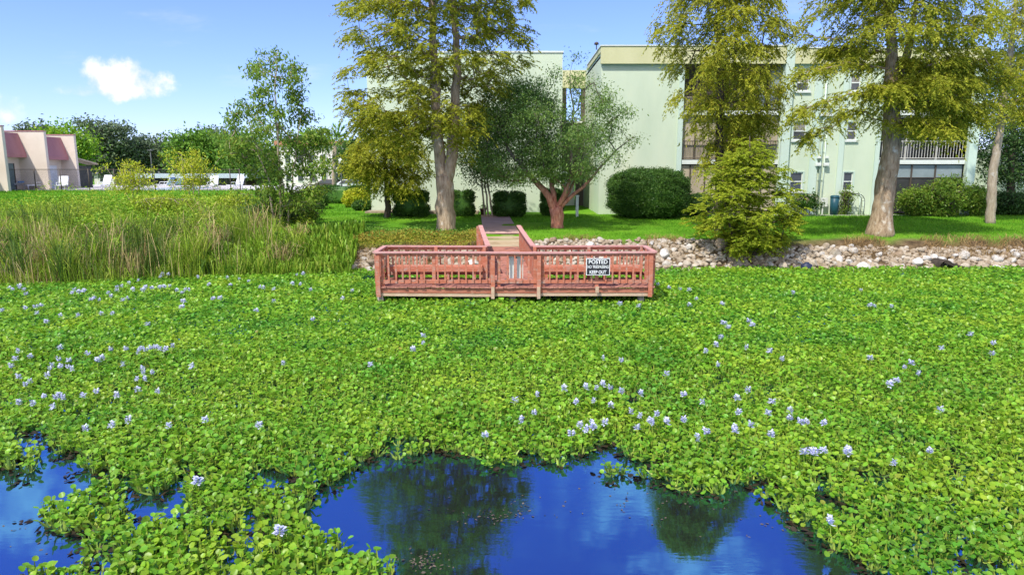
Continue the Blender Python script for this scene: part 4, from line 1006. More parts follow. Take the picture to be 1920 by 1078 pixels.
M_yellow = leafmat('yellow_green_leaves', (.36, .44, .03), (.58, .60, .045), (.60, .50, .04), 1.2, .4, .5, .3)

def prof(rows, Y0):
    z = []; a = []; b_ = []
    for py, xl, xr in rows:
        z.append(at(960, py, Y0)[2]); a.append(at(xl, py, Y0)[0]); b_.append(at(xr, py, Y0)[0])
    k = np.argsort(z); return np.array(z)[k], np.array(a)[k], np.array(b_)[k]
def sample(rows, Y0, cnt, r, depth=.85, hollow=.6, gap=.0, gs=.5, layers=0, dy=0):
    z, a, b_ = prof(rows, Y0); out = []
    zz = np.linspace(z[0], z[-1], 300); wd = np.interp(zz, z, b_ - a); cdf = np.cumsum(wd); cdf /= cdf[-1]
    while len(out) < cnt:
        h = float(np.interp(r.uniform(), cdf, zz))
        if layers: h = h * .3 + .7 * (math.floor(h / layers) + .5 + r.normal(0, .16)) * layers
        l, rr = float(np.interp(h, z, a)), float(np.interp(h, z, b_)); hw = (rr - l) / 2
        an = r.uniform(0, 2 * pi); rho = r.uniform() ** hollow
        x = (l + rr) / 2 + hw * rho * cos(an); y = Y0 + dy + hw * depth * rho * sin(an)
        if gap and float(vnoise(x * 1.0 + h * .7, h + y * .6, gs, 61)) < gap: continue
        out.append((x, y, h))
    return np.array(out)
def skeleton(stems, pts, r, slope=.25, wz=2.5, arch=.12, step=.45, rt=.010, wob=.10):
    """stems: [(points, radii)]; grows a limb to every crown point from the nearest suitable node"""
    P = []; par = []; rad = []; fixed = 0; sb = []
    b = MB()
    for pl, rd in stems:
        pl = np.array(pl, float); seg = np.linalg.norm(np.diff(pl, axis=0), axis=1); t = np.concatenate([[0], np.cumsum(seg)])
        k = max(4, int(t[-1] / .35)); tt = np.linspace(0, t[-1], k)
        q = np.stack([np.interp(tt, t, pl[:, i]) for i in range(3)], -1); q[1:, :2] += r.normal(0, .025, (k - 1, 2))
        ra = np.interp(tt, t, rd) * (1 + r.normal(0, .04, k)); b.tube(list(q), list(ra), 12 if rd[0] > .1 else 7, wob=.07)
        for i in range(k): P.append(q[i]); par.append(-1 if i == 0 else len(P) - 2); rad.append(ra[i])
    P = list(P); fixed = len(P)
    cap = 60000; A = np.zeros((cap, 3)); A[:fixed] = P; n_ = fixed
    stemR = np.array(rad)
    zmin = min(s[0][0][2] for s in stems)
    # nearest first, so that inner limbs carry outer ones
    sx = A[:fixed]
    dist = np.array([np.min(np.linalg.norm((sx - c) * (1, 1, .6), axis=1)) for c in pts]) if len(pts) else []
    chains = []
    for c in pts[np.argsort(dist)]:
        d = c - A[:n_]; hd = np.hypot(d[:, 0], d[:, 1])
        cost = np.sqrt(hd ** 2 + .3 * d[:, 2] ** 2) + wz * np.abs(d[:, 2] - slope * hd) * .35 + np.where(A[:n_, 2] < zmin + 1.2, 50, 0)
        i = int(np.argmin(cost)); a = A[i]; L = np.linalg.norm(c - a)
        k = max(1, int(L / step)); mid = (a + c) / 2 + np.array((0, 0, arch * L)) + r.normal(0, wob * .5, 3) * L * .5
        pr = i; ch = [i]
        for j in range(1, k + 1):
            t = j / k; q = a * (1 - t) ** 2 + mid * 2 * t * (1 - t) + c * t * t
            if j < k: q = q + r.normal(0, wob * .35, 3) * min(1, L)
            if n_ >= cap: break
            A[n_] = q; par.append(pr); pr = n_; ch.append(n_); n_ += 1
        chains.append(ch)
    cnt = np.zeros(n_)
    for ch in chains: cnt[ch[-1]] += 1
    for i in range(n_ - 1, fixed - 1, -1): cnt[par[i]] += cnt[i]
    R = np.zeros(n_); R[:fixed] = stemR; R[fixed:] = rt * np.maximum(cnt[fixed:], 1) ** .52
    for ch in chains:
        rr = [min(R[ch[1]] if len(ch) > 1 else rt, R[ch[0]] * .8)] + [R[i] for i in ch[1:]]
        for j in range(1, len(rr)): rr[j] = min(rr[j], rr[j - 1])
        b.tube([A[i] for i in ch], rr, 6 if rr[0] > .04 else (4 if rr[0] > .018 else 3), cap=False)
    tw = np.array([i for i in range(fixed, n_) if cnt[i] <= 3])
    return b, A[:n_], tw
def sprays(C, axis_xy, r, K=6, n=20, Ls=(.35, .75), droop=.5, ll=(.09, .15), lw=.046, spread=1.3, down=.3, jit=.10):
    """feathery drooping sprays of narrow leaflets"""
    N = len(C) * K
    c = np.repeat(C, K, 0) + r.normal(0, jit, (N, 3))
    o = c[:, :2] - axis_xy; th = np.arctan2(o[:, 1], o[:, 0]) + r.normal(0, spread, N)
    d = np.stack([np.cos(th), np.sin(th), r.normal(.10, .22, N)], -1); L = r.uniform(*Ls, N)
    dr = droop * r.uniform(.5, 1.5, N)
    M = N * n; ii = np.repeat(np.arange(N), n); t = r.uniform(.05, 1, M)
    P = c[ii] + d[ii] * (L[ii] * t)[:, None]; P[:, 2] -= dr[ii] * L[ii] * t ** 2
    f = d[ii].copy(); f[:, 2] -= 2 * dr[ii] * t; f = unit(f)
    side = unit(np.cross(f, [0, 0, 1.])) * np.where(r.uniform(size=M) < .5, -1, 1)[:, None]
    D = side * .75 + f * .65; D[:, 2] -= down; D += r.normal(0, .25, (M, 3))
    Nn = np.tile([0, 0, 1.], (M, 1)) + r.normal(0, .45, (M, 3))
    return leaves(P, D, Nn, r.uniform(*ll, M), lw * r.uniform(.7, 1.3, M))
def puffs(C, r, n=40, s=(.3, .3, .22), ll=(.08, .14), lw=.45, shape=OVAL, down=.0, up=.0):
    M = len(C) * n; P = np.repeat(C, n, 0) + r.normal(0, 1, (M, 3)) * np.array(s)
    D = rdir(M, r); D[:, 2] += up - down
    Nn = rdir(M, r); Nn[:, 2] = np.abs(Nn[:, 2]) + .5
    L = r.uniform(*ll, M)
    return leaves(P, D, Nn, L, L * lw * r.uniform(.8, 1.2, M), shape)
def ground_at(px, Y):
    x = (px - 960) / 1280 * (Y * cos(TH) + 2.7 * sin(TH)); return x, Y, float(H(x, Y))
def make_tree(name, label, cat, base, b, VF, mb, ml, group=None, tname='trunk'):
    t = thing(name, label, cat, base, group)
    b.build(tname, mb, t)
    V, F = VF
    link('crown', npmesh('crown', V - np.array(base), F), ml, t)
    return t
def pl(pts, Y0, dy=None):
    return [np.array(at(p[0], p[1], Y0 + (p[2] if len(p) > 2 else 0))) for p in pts]

# big twin-stemmed cypress left of the path
r = np.random.default_rng(101); Y0 = 30.9; base = ground_at(838, Y0)
rows = [(-330, 795, 840), (-230, 730, 905), (-110, 690, 960), (-30, 655, 985), (30, 645, 992), (80, 650, 998), (130, 645, 990), (165, 640, 960), (215, 632, 935), (255, 690, 900), (300, 745, 880)]
pts = np.concatenate([sample(rows[:], Y0, 540, r, .85, .55, .36, .55, .55), sample(rows[:5], Y0, 230, r, .85, .5, .2, .5), sample([(205, 640, 900), (225, 632, 915), (250, 690, 890)], Y0, 60, r, .8, .5)])
s0 = [np.array(base) + (0, 0, -.2)] + pl([(837, 425), (835, 385), (834, 350), (832, 330)], Y0)
s1 = pl([(832, 340), (824, 300), (820, 240), (815, 150), (812, 60), (808, -60), (806, -200), (812, -310)], Y0)
s2 = pl([(838, 340), (848, 290), (852, 220, .1), (858, 130, .2), (853, 40, .25), (846, -80, .3), (838, -200, .3)], Y0)
b, A, tw = skeleton([(s0, [.56, .44, .42, .43, .36]), (s1, [.29, .27, .25, .20, .15, .10, .06, .03]), (s2, [.27, .25, .22, .18, .13, .08, .04])], pts, r, .22, 2.2, .10)
ax_ = np.array((at(832, 100, Y0)[0], Y0))
VF = merge([sprays(pts, ax_, r, 9, 26), sprays(A[tw][r.uniform(size=len(tw)) < .7], ax_, r, 4, 20, Ls=(.25, .6))])
make_tree('cypress_tree', 'tall cypress with twin stems from one thick trunk, on the lawn beside the path', 'tree', base, b, VF, M_bark, M_cyp)

# second cypress, in front of the first balconies
r = np.random.default_rng(102); Y0 = 31.4; base = ground_at(1347, Y0)
rows = [(-175, 1325, 1368), (-110, 1280, 1415), (-40, 1255, 1440), (0, 1250, 1455), (45, 1232, 1472), (85, 1228, 1475), (130, 1240, 1474), (175, 1258, 1470), (205, 1285, 1465), (225, 1310, 1440)]
pts = np.concatenate([sample(rows, Y0, 420, r, .85, .5, .22, .95, .6), sample(rows[:3], Y0, 90, r, .8, .5, .1), sample([(215, 1325, 1450), (245, 1335, 1435), (275, 1335, 1400), (290, 1340, 1380)], Y0, 45, r, .6, .6),
    np.array([at(r.normal(x, 8), r.normal(y, 5), Y0 + r.normal(0, .4)) for x, y in [(1315, 235), (1320, 250), (1330, 300), (1325, 310), (1300, 200), (1360, 300), (1400, 255), (1420, 240), (1275, 185), (1290, 180)] * 2])])
s0 = [np.array(base) + (0, 0, -.3)] + pl([(1348, 380), (1349, 280), (1351, 180), (1348, 80), (1346, -20), (1345, -160)], Y0)
b, A, tw = skeleton([(s0, [.24, .20, .17, .15, .11, .08, .02])], pts, r, .2, 2.4, .12)
ax_ = np.array((base[0], Y0))
VF = merge([sprays(pts, ax_, r, 8, 24, droop=.9, Ls=(.35, .85)), sprays(A[tw][r.uniform(size=len(tw)) < .7], ax_, r, 4, 20, Ls=(.25, .55), droop=.9)])
make_tree('cypress_tree', 'rusty yellow cypress with a slim trunk, standing before the first balconies', 'tree', base, b, VF, M_bark_dark, M_cyp2)

# leaning cypress with shelf-like limbs on the right
r = np.random.default_rng(103); Y0 = 30.2; base = ground_at(1650, Y0)
rows = [(-300, 1672, 1700), (-190, 1620, 1750), (-90, 1570, 1810), (-30, 1535, 1840), (20, 1515, 1850), (60, 1505, 1850), (95, 1510, 1850)]
rows2 = [(100, 1620, 1850), (150, 1640, 1860), (190, 1640, 1860), (230, 1650, 1840), (255, 1690, 1835)]
pts = [sample(rows, Y0, 290, r, .8, .55, .33, .55, .7), sample(rows[:4], Y0, 160, r, .8, .5, .2, .5), sample(rows2, Y0, 150, r, .8, .6, .36, .6, .9)]
limbs = [[(1640, 128, -.4), (1590, 120, -.8), (1540, 128, -1.1), (1500, 145, -1.3)], [(1650, 180, -.5), (1600, 178, -1.0), (1550, 190, -1.4), (1510, 205, -1.7), (1497, 215, -1.8)],
         [(1655, 235, -.4), (1620, 210, -.9), (1590, 212, -1.2), (1560, 230, -1.4), (1535, 250, -1.5), (1528, 262, -1.5)], [(1640, 100, .3), (1590, 96, .6), (1545, 104, .8)],
         [(1690, 190, -.6), (1730, 180, -1.1), (1770, 185, -1.3), (1820, 205, -1.2), (1838, 225, -1.2)], [(1690, 140, -.5), (1750, 118, -.9), (1810, 120, -1.1), (1850, 130, -1.2), (1885, 140, -1.2), (1900, 150, -1.2)],
         [(1690, 235, -.5), (1715, 225, -1.1), (1745, 232, -1.4), (1770, 250, -1.5)], [(1700, 160, -.9), (1720, 150, -1.6), (1760, 160, -2.0)], [(1668, 170, -1.2), (1640, 165, -1.8), (1690, 175, -1.8)]]
ex = []
for lm in limbs:
    q = np.array([at(*p[:2], Y0 + p[2]) for p in lm]); t = np.linspace(0, len(lm) - 1, 16)
    for tt in t:
        c = np.array([np.interp(tt, range(len(lm)), q[:, i]) for i in range(3)]); ex.append(c + r.normal(0, (.18, .3, .07)))
pts = np.concatenate(pts + [np.array(ex)])
s0 = [np.array(base) + (-.05, 0, -.25)] + pl([(1651, 425), (1655, 390), (1662, 340), (1670, 280), (1673, 220), (1671, 170), (1672, 90), (1668, 0), (1672, -120), (1684, -285)], Y0)
s2 = pl([(1673, 200), (1688, 160, .2), (1702, 100, .3), (1715, 20, .4), (1722, -80, .5), (1725, -160, .5)], Y0)
b, A, tw = skeleton([(s0, [.68, .50, .43, .40, .37, .34, .29, .21, .15, .09, .03]), (s2, [.20, .18, .15, .10, .06, .03])], pts, r, .15, 2.4, .12)
ax_ = np.array((at(1675, 150, Y0)[0], Y0))
VF = merge([sprays(pts, ax_, r, 10, 28, droop=.75, Ls=(.4, .9)), sprays(A[tw][r.uniform(size=len(tw)) < .6], ax_, r, 4, 20, Ls=(.25, .6), droop=.8)])
make_tree('cypress_tree', 'large cypress with thick leaning trunk and drooping shelf-like limbs above the rocks', 'tree', base, b, VF, M_bark, M_cyp)

# young bushy cypress growing out of the rocks
r = np.random.default_rng(104); Y0 = 28.0; base = ground_at(1398, Y0)
rows = [(262, 1392, 1420), (285, 1368, 1440), (315, 1345, 1462), (345, 1328, 1474), (380, 1312, 1492), (410, 1304, 1500), (435, 1316, 1492), (460, 1345, 1470), (480, 1370, 1440)]
pts = sample(rows, Y0, 300, r, .85, .5, .30, 1.5, .3)
pts = pts + r.normal(0, (.16, .16, .08), pts.shape)
s0 = [np.array(base) + (0, 0, -.2)] + pl([(1398, 440), (1402, 380), (1405, 320), (1406, 255)], Y0)
b, A, tw = skeleton([(s0, [.12, .10, .075, .05, .012])] + [([np.array(base) + (dx, dyy, -.1), np.array(base) + (dx * 3, dyy * 2, 1.2), np.array(base) + (dx * 4, dyy * 3, 2.2)], [.06, .045, .012]) for dx, dyy in ((-.25, -.1), (.22, -.12), (.1, .2))], pts, r, .3, 2.0, .05, .35)
ax_ = np.array((at(1400, 380, Y0)[0], Y0))
VF = sprays(pts, ax_, r, 11, 26, droop=.25, Ls=(.25, .5), ll=(.07, .12), lw=.042)
make_tree('cypress_bush', 'bushy young cypress with yellow-green foliage growing out of the rock bank', 'bush', base, b, VF, M_bark_dark, M_cypg)

# small cypress left of the twin-stemmed one
r = np.random.default_rng(105); Y0 = 37.5; base = ground_at(726, Y0)
rows = [(218, 690, 745), (245, 672, 765), (275, 656, 790), (300, 648, 806), (325, 668, 805), (345, 690, 790), (358, 700, 770)]
pts = sample(rows, Y0, 140, r, .85, .5, .25, .8)
s0 = [np.array(base) + (0, 0, -.2)] + pl([(727, 370), (724, 340), (722, 300), (718, 260), (716, 225)], Y0)
s2 = pl([(726, 365), (738, 335, .2), (752, 300, .4)], Y0)
b, A, tw = skeleton([(s0, [.20, .15, .12, .10, .06, .02]), (s2, [.10, .08, .03])], pts, r, .3, 2.0, .1)
VF = sprays(pts, np.array((base[0], Y0)), r, 10, 26, droop=.8, Ls=(.5, 1.0), ll=(.12, .18), lw=.055)
make_tree('cypress_tree', 'small drooping olive-yellow cypress at the end corner of the mint wall', 'tree', base, b, VF, M_bark_dark, M_cyp)

# broad fine-leaved tree with a reddish forked trunk
r = np.random.default_rng(106); Y0 = 32.7; base = ground_at(1046, Y0)
rows = [(98, 1045, 1075), (125, 1005, 1095), (150, 960, 1125), (185, 925, 1150), (215, 895, 1195), (245, 880, 1205), (275, 880, 1195), (305, 890, 1165), (330, 915, 1110), (345, 935, 1050)]
pts = np.concatenate([sample(rows, Y0, 230, r, .9, .5, .38, .6), sample([(160, 900, 1020), (200, 890, 1060), (250, 880, 1060), (300, 885, 1070), (345, 930, 1060)], Y0, 215, r, .9, .45, .30, .7)])
s0 = [np.array(base) + (0, 0, -.2)] + pl([(1045, 420), (1044, 400), (1042, 390)], Y0)
f = [pl([(1042, 398), (1030, 370), (1012, 348), (985, 320, -.2), (955, 285, -.4), (935, 250, -.5)], Y0), pl([(1042, 395), (1036, 360, .1), (1034, 325, .2), (1026, 280, .3), (1010, 220, .3), (1005, 160, .3)], Y0),
     pl([(1044, 395), (1058, 365, -.2), (1070, 330, -.3), (1072, 280, -.3), (1075, 220, -.2), (1068, 140, 0)], Y0), pl([(1048, 392), (1075, 365, .2), (1100, 345, .3), (1122, 318, .4), (1150, 285, .4), (1190, 255, .5)], Y0),
     pl([(1046, 393), (1066, 360, .6), (1085, 325, 1.0), (1100, 270, 1.4), (1120, 210, 1.5)], Y0)]
b, A, tw = skeleton([(s0, [.36, .29, .29, .28])] + list(zip(f, [[.19, .17, .15, .11, .07, .03], [.13, .12, .10, .08, .05, .02], [.13, .11, .09, .07, .045, .02], [.11, .09, .075, .055, .035, .015], [.10, .08, .06, .04, .015]])), pts, r, .7, 1.2, .08, .4)
VF = merge([puffs(pts, r, 115, (.25, .26, .17), (.075, .145), .40, down=.3), puffs(A[tw], r, 10, (.12, .12, .10), (.06, .11), .45)])
make_tree('spreading_tree', 'broad fine-leaved tree with a forked reddish trunk, on the lawn right of the path', 'tree', base, b, VF, M_bark_red, M_willow)

# dark understorey tree by the wall, with three thin stems
r = np.random.default_rng(107); Y0 = 38.2; base = ground_at(916, Y0)
rows = [(205, 870, 930), (240, 858, 950), (280, 855, 965), (320, 862, 960), (345, 880, 945)]
pts = sample(rows, Y0, 190, r, .7, .5, .15, .8)
st = [([np.array(base) + (dx, 0, -.1)] + pl([(909 + dx * 26, 340), (905 + dx * 60, 280)], Y0), [.055, .05, .02]) for dx in (-.2, .0, .2)]
b, A, tw = skeleton(st, pts, r, .6, 1.2, .08, .5)
VF = puffs(pts, r, 70, (.36, .36, .28), (.09, .15), .45)
make_tree('small_tree', 'dark small tree with three thin straight stems at the head of the path', 'tree', base, b, VF, M_bark_pale, M_dark)

# slim airy tree in the reeds
r = np.random.default_rng(108); Y0 = 31.0; base = ground_at(528, Y0)
rows = [(88, 515, 532), (108, 500, 540), (130, 458, 555), (150, 462, 565), (172, 490, 552), (195, 440, 545), (215, 428, 560), (240, 420, 575), (270, 425, 592), (300, 440, 605), (340, 455, 606), (375, 468, 600), (400, 480, 590)]
pads = [(526, 93), (505, 111), (474, 134), (490, 128), (539, 130), (558, 143), (520, 153), (493, 172), (543, 172), (497, 191), (551, 187), (463, 199), (440, 218), (478, 218), (520, 210), (558, 206), (436, 248), (478, 252), (520, 244), (558, 229), (585, 256), (606, 264), (558, 262), (509, 283), (470, 287), (547, 287), (593, 287), (606, 313), (566, 321), (528, 321), (490, 321), (509, 355), (547, 359), (585, 355), (485, 363), (520, 382), (558, 378), (450, 270)]
pts = []
for k_, (px, py) in enumerate(pads):
    f_ = 1 if py < 235 else 1.5; dyp = r.normal(0, .6 if py < 200 else .9)
    for _ in range(1 if py < 100 else (5 if py < 235 else 8)):
        pts.append(at(px + r.normal(0, 10 * f_), py + r.normal(0, 6 * f_), Y0 + dyp + r.normal(0, .25)))
pts = np.array(pts)
st = [([np.array(base) + (dx, .1 * k, -.2)] + pl(q, Y0), rr) for k, (dx, q, rr) in enumerate([(-.1, [(526, 340), (520, 260), (516, 180), (520, 95)], [.07, .06, .045, .03, .01]), (.15, [(548, 340, .2), (556, 270, .3), (565, 220, .3)], [.05, .04, .03, .01]), (-.3, [(505, 340, -.2), (478, 270, -.3), (462, 215, -.3)], [.05, .04, .03, .01])])]
b, A, tw = skeleton(st, pts, r, .8, 1.2, .08, .4)
VF = merge([puffs(pts, r, 46, (.19, .20, .15), (.13, .22), .40, down=.7), puffs(A[tw], r, 1, (.14, .14, .12), (.13, .2), .40, down=.6)])
make_tree('slim_tree', 'slim airy tree with hanging glossy leaves and sky showing through, rising from the reeds', 'tree', base, b, VF, M_bark_pale, M_slim)

# right margin: pale leaning trunk with a sparse olive crown, dark trees behind
r = np.random.default_rng(109); Y0 = 35.0; base = ground_at(1857, Y0)
rows = [(-40, 1880, 1940), (10, 1862, 1960), (60, 1850, 1965), (110, 1850, 1960), (150, 1846, 1955), (190, 1850, 1950), (225, 1852, 1940)]
pts = sample(rows, Y0, 190, r, .8, .55, .28, .6)
s0 = [np.array(base) + (0, 0, -.2)] + pl([(1860, 345), (1870, 280), (1879, 210), (1889, 150), (1900, 60), (1910, -30)], Y0)
b, A, tw = skeleton([(s0, [.24, .20, .18, .17, .16, .10, .03])], pts, r, .2, 2.0, .1)
VF = sprays(pts, np.array((at(1890, 150, Y0)[0], Y0)), r, 7, 20, droop=.8, Ls=(.4, .9))
make_tree('pale_trunk_tree', 'tree with a bare pale leaning trunk and sparse olive crown beside the balcony corner', 'tree', base, b, VF, M_bark_pale, M_cyp2)
for sd, px, Y0, rows, cnt, lab, mt in (
    (110, 1893, 41.5, [(90, 1870, 1960), (150, 1838, 1990), (220, 1828, 2000), (280, 1826, 2000), (330, 1830, 1990), (345, 1850, 1960)], 230, 'dark broad-leaved tree behind the pale leaning trunk', M_dark),
    (111, 2000, 44, [(60, 1900, 2080), (150, 1880, 2100), (250, 1880, 2100), (330, 1900, 2080)], 160, 'dark tree cut off by the right margin of the view', M_dark)):
    r = np.random.default_rng(sd); base = ground_at(px, Y0); pts = sample(rows, Y0, cnt, r, .6, .5, .2, .6)
    s0 = [np.array(base) + (0, 0, -.2)] + pl([(px + 2, 345), (px + 6, 250), (px + 12, 130)], Y0)
    b, A, tw = skeleton([(s0, [.24, .20, .14, .04])], pts, r, .6, 1.2, .08, .5)
    make_tree('broadleaf_tree', lab, 'tree', base, b, puffs(pts, r, 75, (.42, .42, .30), (.12, .2), .5), M_bark_dark, mt)

# ------------------------------------------------------------------ clipped bushes and shrubs
def bush(name, label, cat, px, pyb, pyt, wpx, Y0, mat, dens=2600, ex=2.6, ll=(.05, .085), depth=None, group=None, lump=.085, seed=1, squash=1.0):
    r = np.random.default_rng(seed); base = ground_at(px, Y0); zt = at(px, pyt, Y0)[2]
    h = max(zt - base[2], .3); rx = wpx / 2 / 1280 * Y0 * 1.01; ry = depth or rx
    n_th, n_ph = 40, 22; V = []
    def sup(th, ph):
        c = lambda w: np.sign(np.cos(w)) * np.abs(np.cos(w)) ** (2 / ex); s = lambda w: np.sign(np.sin(w)) * np.abs(np.sin(w)) ** (2 / ex)
        x, y, z = c(ph) * c(th), c(ph) * s(th), s(ph)
        q = 1 + lump * (vnoise(th * 3 + ph * 5 + seed, ph * 4 - th * 2, 1.0, seed) - .5) * 2 + lump * .7 * (vnoise(th * 9, ph * 9, 1.0, seed + 3) - .5)
        return np.stack([x * q, y * q, z * q], -1)
    th, ph = np.meshgrid(np.linspace(-pi, pi, n_th, endpoint=False), np.linspace(-1.45, pi / 2 - .01, n_ph)); core = sup(th.ravel(), ph.ravel()) * np.array((rx, ry, h / 2)) * .90 + (0, 0, h / 2)
    idx = np.arange(n_th * n_ph).reshape(n_ph, n_th); nx_ = np.roll(idx, -1, 1)
    CF = np.stack([idx[:-1], nx_[:-1], nx_[1:], idx[1:]], -1).reshape(-1, 4)
    area = 4 * (rx * ry + rx * h / 2 + ry * h / 2) * 1.2; N = int(area * dens)
    u = rdir(N, r); th = np.arctan2(u[:, 1], u[:, 0]); ph = np.arcsin(u[:, 2]) * .98
    S = sup(th, ph); P = S * np.array((rx, ry, h / 2)) * np.where(r.uniform(size=(N, 1)) < .12, r.uniform(1.0, 1.09, (N, 1)), r.uniform(.88, 1.02, (N, 1))) + (0, 0, h / 2); k = P[:, 2] > .02; P = P[k]; u = unit(S[k] / np.array((rx, ry, h / 2))); N = len(P)
    D = u * .6 + rdir(N, r); D[:, 2] += .25
    L = r.uniform(*ll, N)
    LV, LF = leaves(P, D, u + r.normal(0, .5, (N, 3)), L, L * .55, OVAL)
    t = thing(name, label, cat, base, group)
    link('foliage', npmesh('foliage', *merge([(core, CF), (LV, LF)])), mat, t)
    m_ = MB()
    for _ in range(4): m_.tube([np.array(base) + (r.normal(0, rx * .1), r.normal(0, ry * .1), -.1), np.array(base) + (r.normal(0, rx * .3), r.normal(0, ry * .3), h * .6)], [.03, .012], 5)
    m_.build('stem', M_bark_dark, t)
    return t
G = 'clipped bushes along the mint wall'
bush('clipped_bush', 'boxy dark clipped bush left of the thick twin-stemmed trunk', 'bush', 772, 405, 358, 62, 38.6, M_hedge, ex=4.5, group=G, seed=2, depth=.8)
bush('clipped_bush', 'dark clipped bush showing just right of the thick twin-stemmed trunk', 'bush', 866, 405, 358, 46, 38.9, M_hedge, ex=4.5, group=G, seed=3, depth=.7)
bush('clipped_bush', 'rounded boxy clipped bush beside the head of the path', 'bush', 955, 405, 360, 58, 38.6, M_hedge, ex=3.6, group=G, seed=4, depth=.8)
bush('clipped_bush', 'dark clipped bush half hidden behind the forked red trunk', 'bush', 1034, 400, 355, 40, 39.2, M_hedge, ex=3.6, group=G, seed=5, depth=.6)
bush('clipped_bush', 'largest rounded dark green bush before the blank mint wall', 'bush', 1215, 407, 318, 145, 37.9, M_hedge, ex=2.7, group=G, seed=6, depth=1.5)
bush('low_shrub', 'low dark shrub tucked beside the largest bush under the tan screens', 'shrub', 1308, 398, 364, 50, 39.0, M_dark, ex=2.2, seed=7, depth=.6, lump=.12)
bush('clipped_bush', 'rounded dark bush beyond the slim tree at the start of the far hedge', 'bush', 583, 402, 357, 58, 44, M_hedge, ex=2.4, seed=8, depth=.9, dens=1500, ll=(.07, .11))
bush('low_shrub', 'small bluish green shrub at the foot of the mint wall end', 'shrub', 684, 402, 376, 42, 42.5, M_hedge, ex=2.2, seed=9, depth=.6, dens=1800, ll=(.06, .1), lump=.1)
bush('low_shrub', 'bright yellow-green shrub between the far hedge and the mint wall end', 'shrub', 669, 388, 357, 42, 46, M_yellow, ex=2.0, seed=10, depth=.6, dens=700, ll=(.14, .24), lump=.2)
# far hedge: lit top, long and straight
hb = bush('long_hedge', 'long clipped hedge with bright top, running toward the mint wall end', 'hedge', 646, 386, 349, 92, 51, M_hedge, ex=6, seed=12, depth=1.0, dens=1100, ll=(.08, .12))
# small round standard shrub by the first window
r = np.random.default_rng(120); Y0 = 39.2; base = ground_at(1511, Y0); cz = at(1511, 378, Y0)
st = [([np.array(base) + (dx, 0, -.1), np.array((cz[0] + dx * 2.5, Y0, cz[2] - .25))], [.035, .02]) for dx in (-.1, .02, .12)]
pts = np.array(cz) + r.normal(0, 1, (90, 3)) * (.34, .3, .17)
b, A, tw = skeleton(st, pts, r, .6, 1.2, .05, .3)
make_tree('round_shrub', 'small round-headed shrub on bare stems under the lowest window', 'shrub', base, b, puffs(pts, r, 36, (.10, .10, .08), (.08, .13), .55), M_bark_pale, M_hedge)
# climbing plant beside the arch
r = np.random.default_rng(121); Y0 = 39.5; base = ground_at(1583, Y0)
pts = np.array([(base[0] + r.normal(0, .16 + .1 * (1 - t)), Y0 + r.normal(0, .12), base[2] + .1 + 1.6 * t) for t in r.uniform(0, 1, 70) ** 1.5])
b, A, tw = skeleton([([np.array(base) + (0, 0, -.1), np.array(base) + (-.05, 0, 1.0), np.array(base) + (-.12, 0, 1.9)], [.02, .015, .006])], pts, r, .6, 1.2, .05, .3)
make_tree('climbing_plant', 'leafy climbing plant growing between the teal bin and the metal arch', 'plant', base, b, puffs(pts, r, 16, (.08, .08, .1), (.08, .14), .5), M_bark_dark, M_slim)
# loose shrubs in front of the screened ground-floor room
for sd, px, pyt, w_, Y0, lab, mt in ((122, 1715, 352, 62, 38.9, 'loose green shrub just right of the big leaning trunk', M_slim), (123, 1772, 332, 84, 38.6, 'tallest loose shrub before the dark screened room', M_slim), (124, 1826, 350, 50, 38.9, 'loose shrub at the balcony corner, left of the pale leaning trunk', M_slim), (125, 1888, 362, 78, 39.5, 'spiky dark green shrub bed right of the pale leaning trunk', M_dark), (126, 1925, 362, 60, 39.5, 'dark green shrub at the right margin below the rear wall', M_dark)):
    r = np.random.default_rng(sd); base = ground_at(px, Y0); h = at(px, pyt, Y0)[2] - base[2]; rx = w_ / 2 / 1280 * Y0
    cnt = 130; q = rdir(cnt, r) * r.uniform(.3, 1, (cnt, 1)) ** .5; pts = np.array(base) + np.stack([q[:, 0] * rx, q[:, 1] * rx * .7, (q[:, 2] * .5 + .5) * h * .95 + .05], -1)
    st = [([np.array(base) + (dx * .3, 0, -.1), np.array(base) + (dx, 0, h * .6)], [.03, .012]) for dx in (-.3, 0, .3)]
    b, A, tw = skeleton(st, pts, r, .8, 1.2, .05, .35)
    make_tree('garden_shrub', lab, 'shrub', base, b, puffs(pts, r, 40, (.16, .16, .13), (.12, .2), .38), M_bark_dark, mt)
# ------------------------------------------------------------------ marsh plants on the left bank
def okreed(x, y):
    s = y - shore(x); w = smooth(-13.5, -8.5, x)
    return (s > -.7) & (s < 10.5 * (1 - w) + 1.2 * w) & (x < -5.2) & (np.abs(x) < .80 * y) & ((vnoise(x, y, .55, 71) > .22) | (s < 1.2))
parts = []
parts.append(blades(17000, (-24, -9.5), (22, 34), .9, .024, lambda x, y: okreed(x, y) & (vnoise(x, y, .35, 72) > .42), lean=.55, seg=2, hn=.6))
parts.append(blades(15000, (-32, -9), (24, 42), .75, .026, lambda x, y: (y - shore(x) > 2) & (y - shore(x) < 9.5) & (x < -10) & (np.abs(x) < .8 * y) & (x < -.29 * y), lean=.7, seg=2, hn=.65))
parts.append(blades(9000, (-25, -7), (21.5, 29.5), .95, .026, lambda x, y: (y - shore(x) > -.9) & (y - shore(x) < 1.6) & (x < -6.6), lean=.6, seg=2, hn=.35))
M_reed = leafmat('reed_blades', (.18, .33, .025), (.34, .46, .04), (.46, .42, .10), .45, .4, .6, .35)
V, F = merge(parts); tag(link('marsh_reeds', npmesh('marsh_reeds', V, F), M_reed), kind='stuff')
V, F = blades(480, (-15.8, -9.4), (24.2, 29.5), 1.75, .026, lambda x, y: okreed(x, y) & (vnoise(x, y, .9, 73) > .52), lean=.45, seg=2)
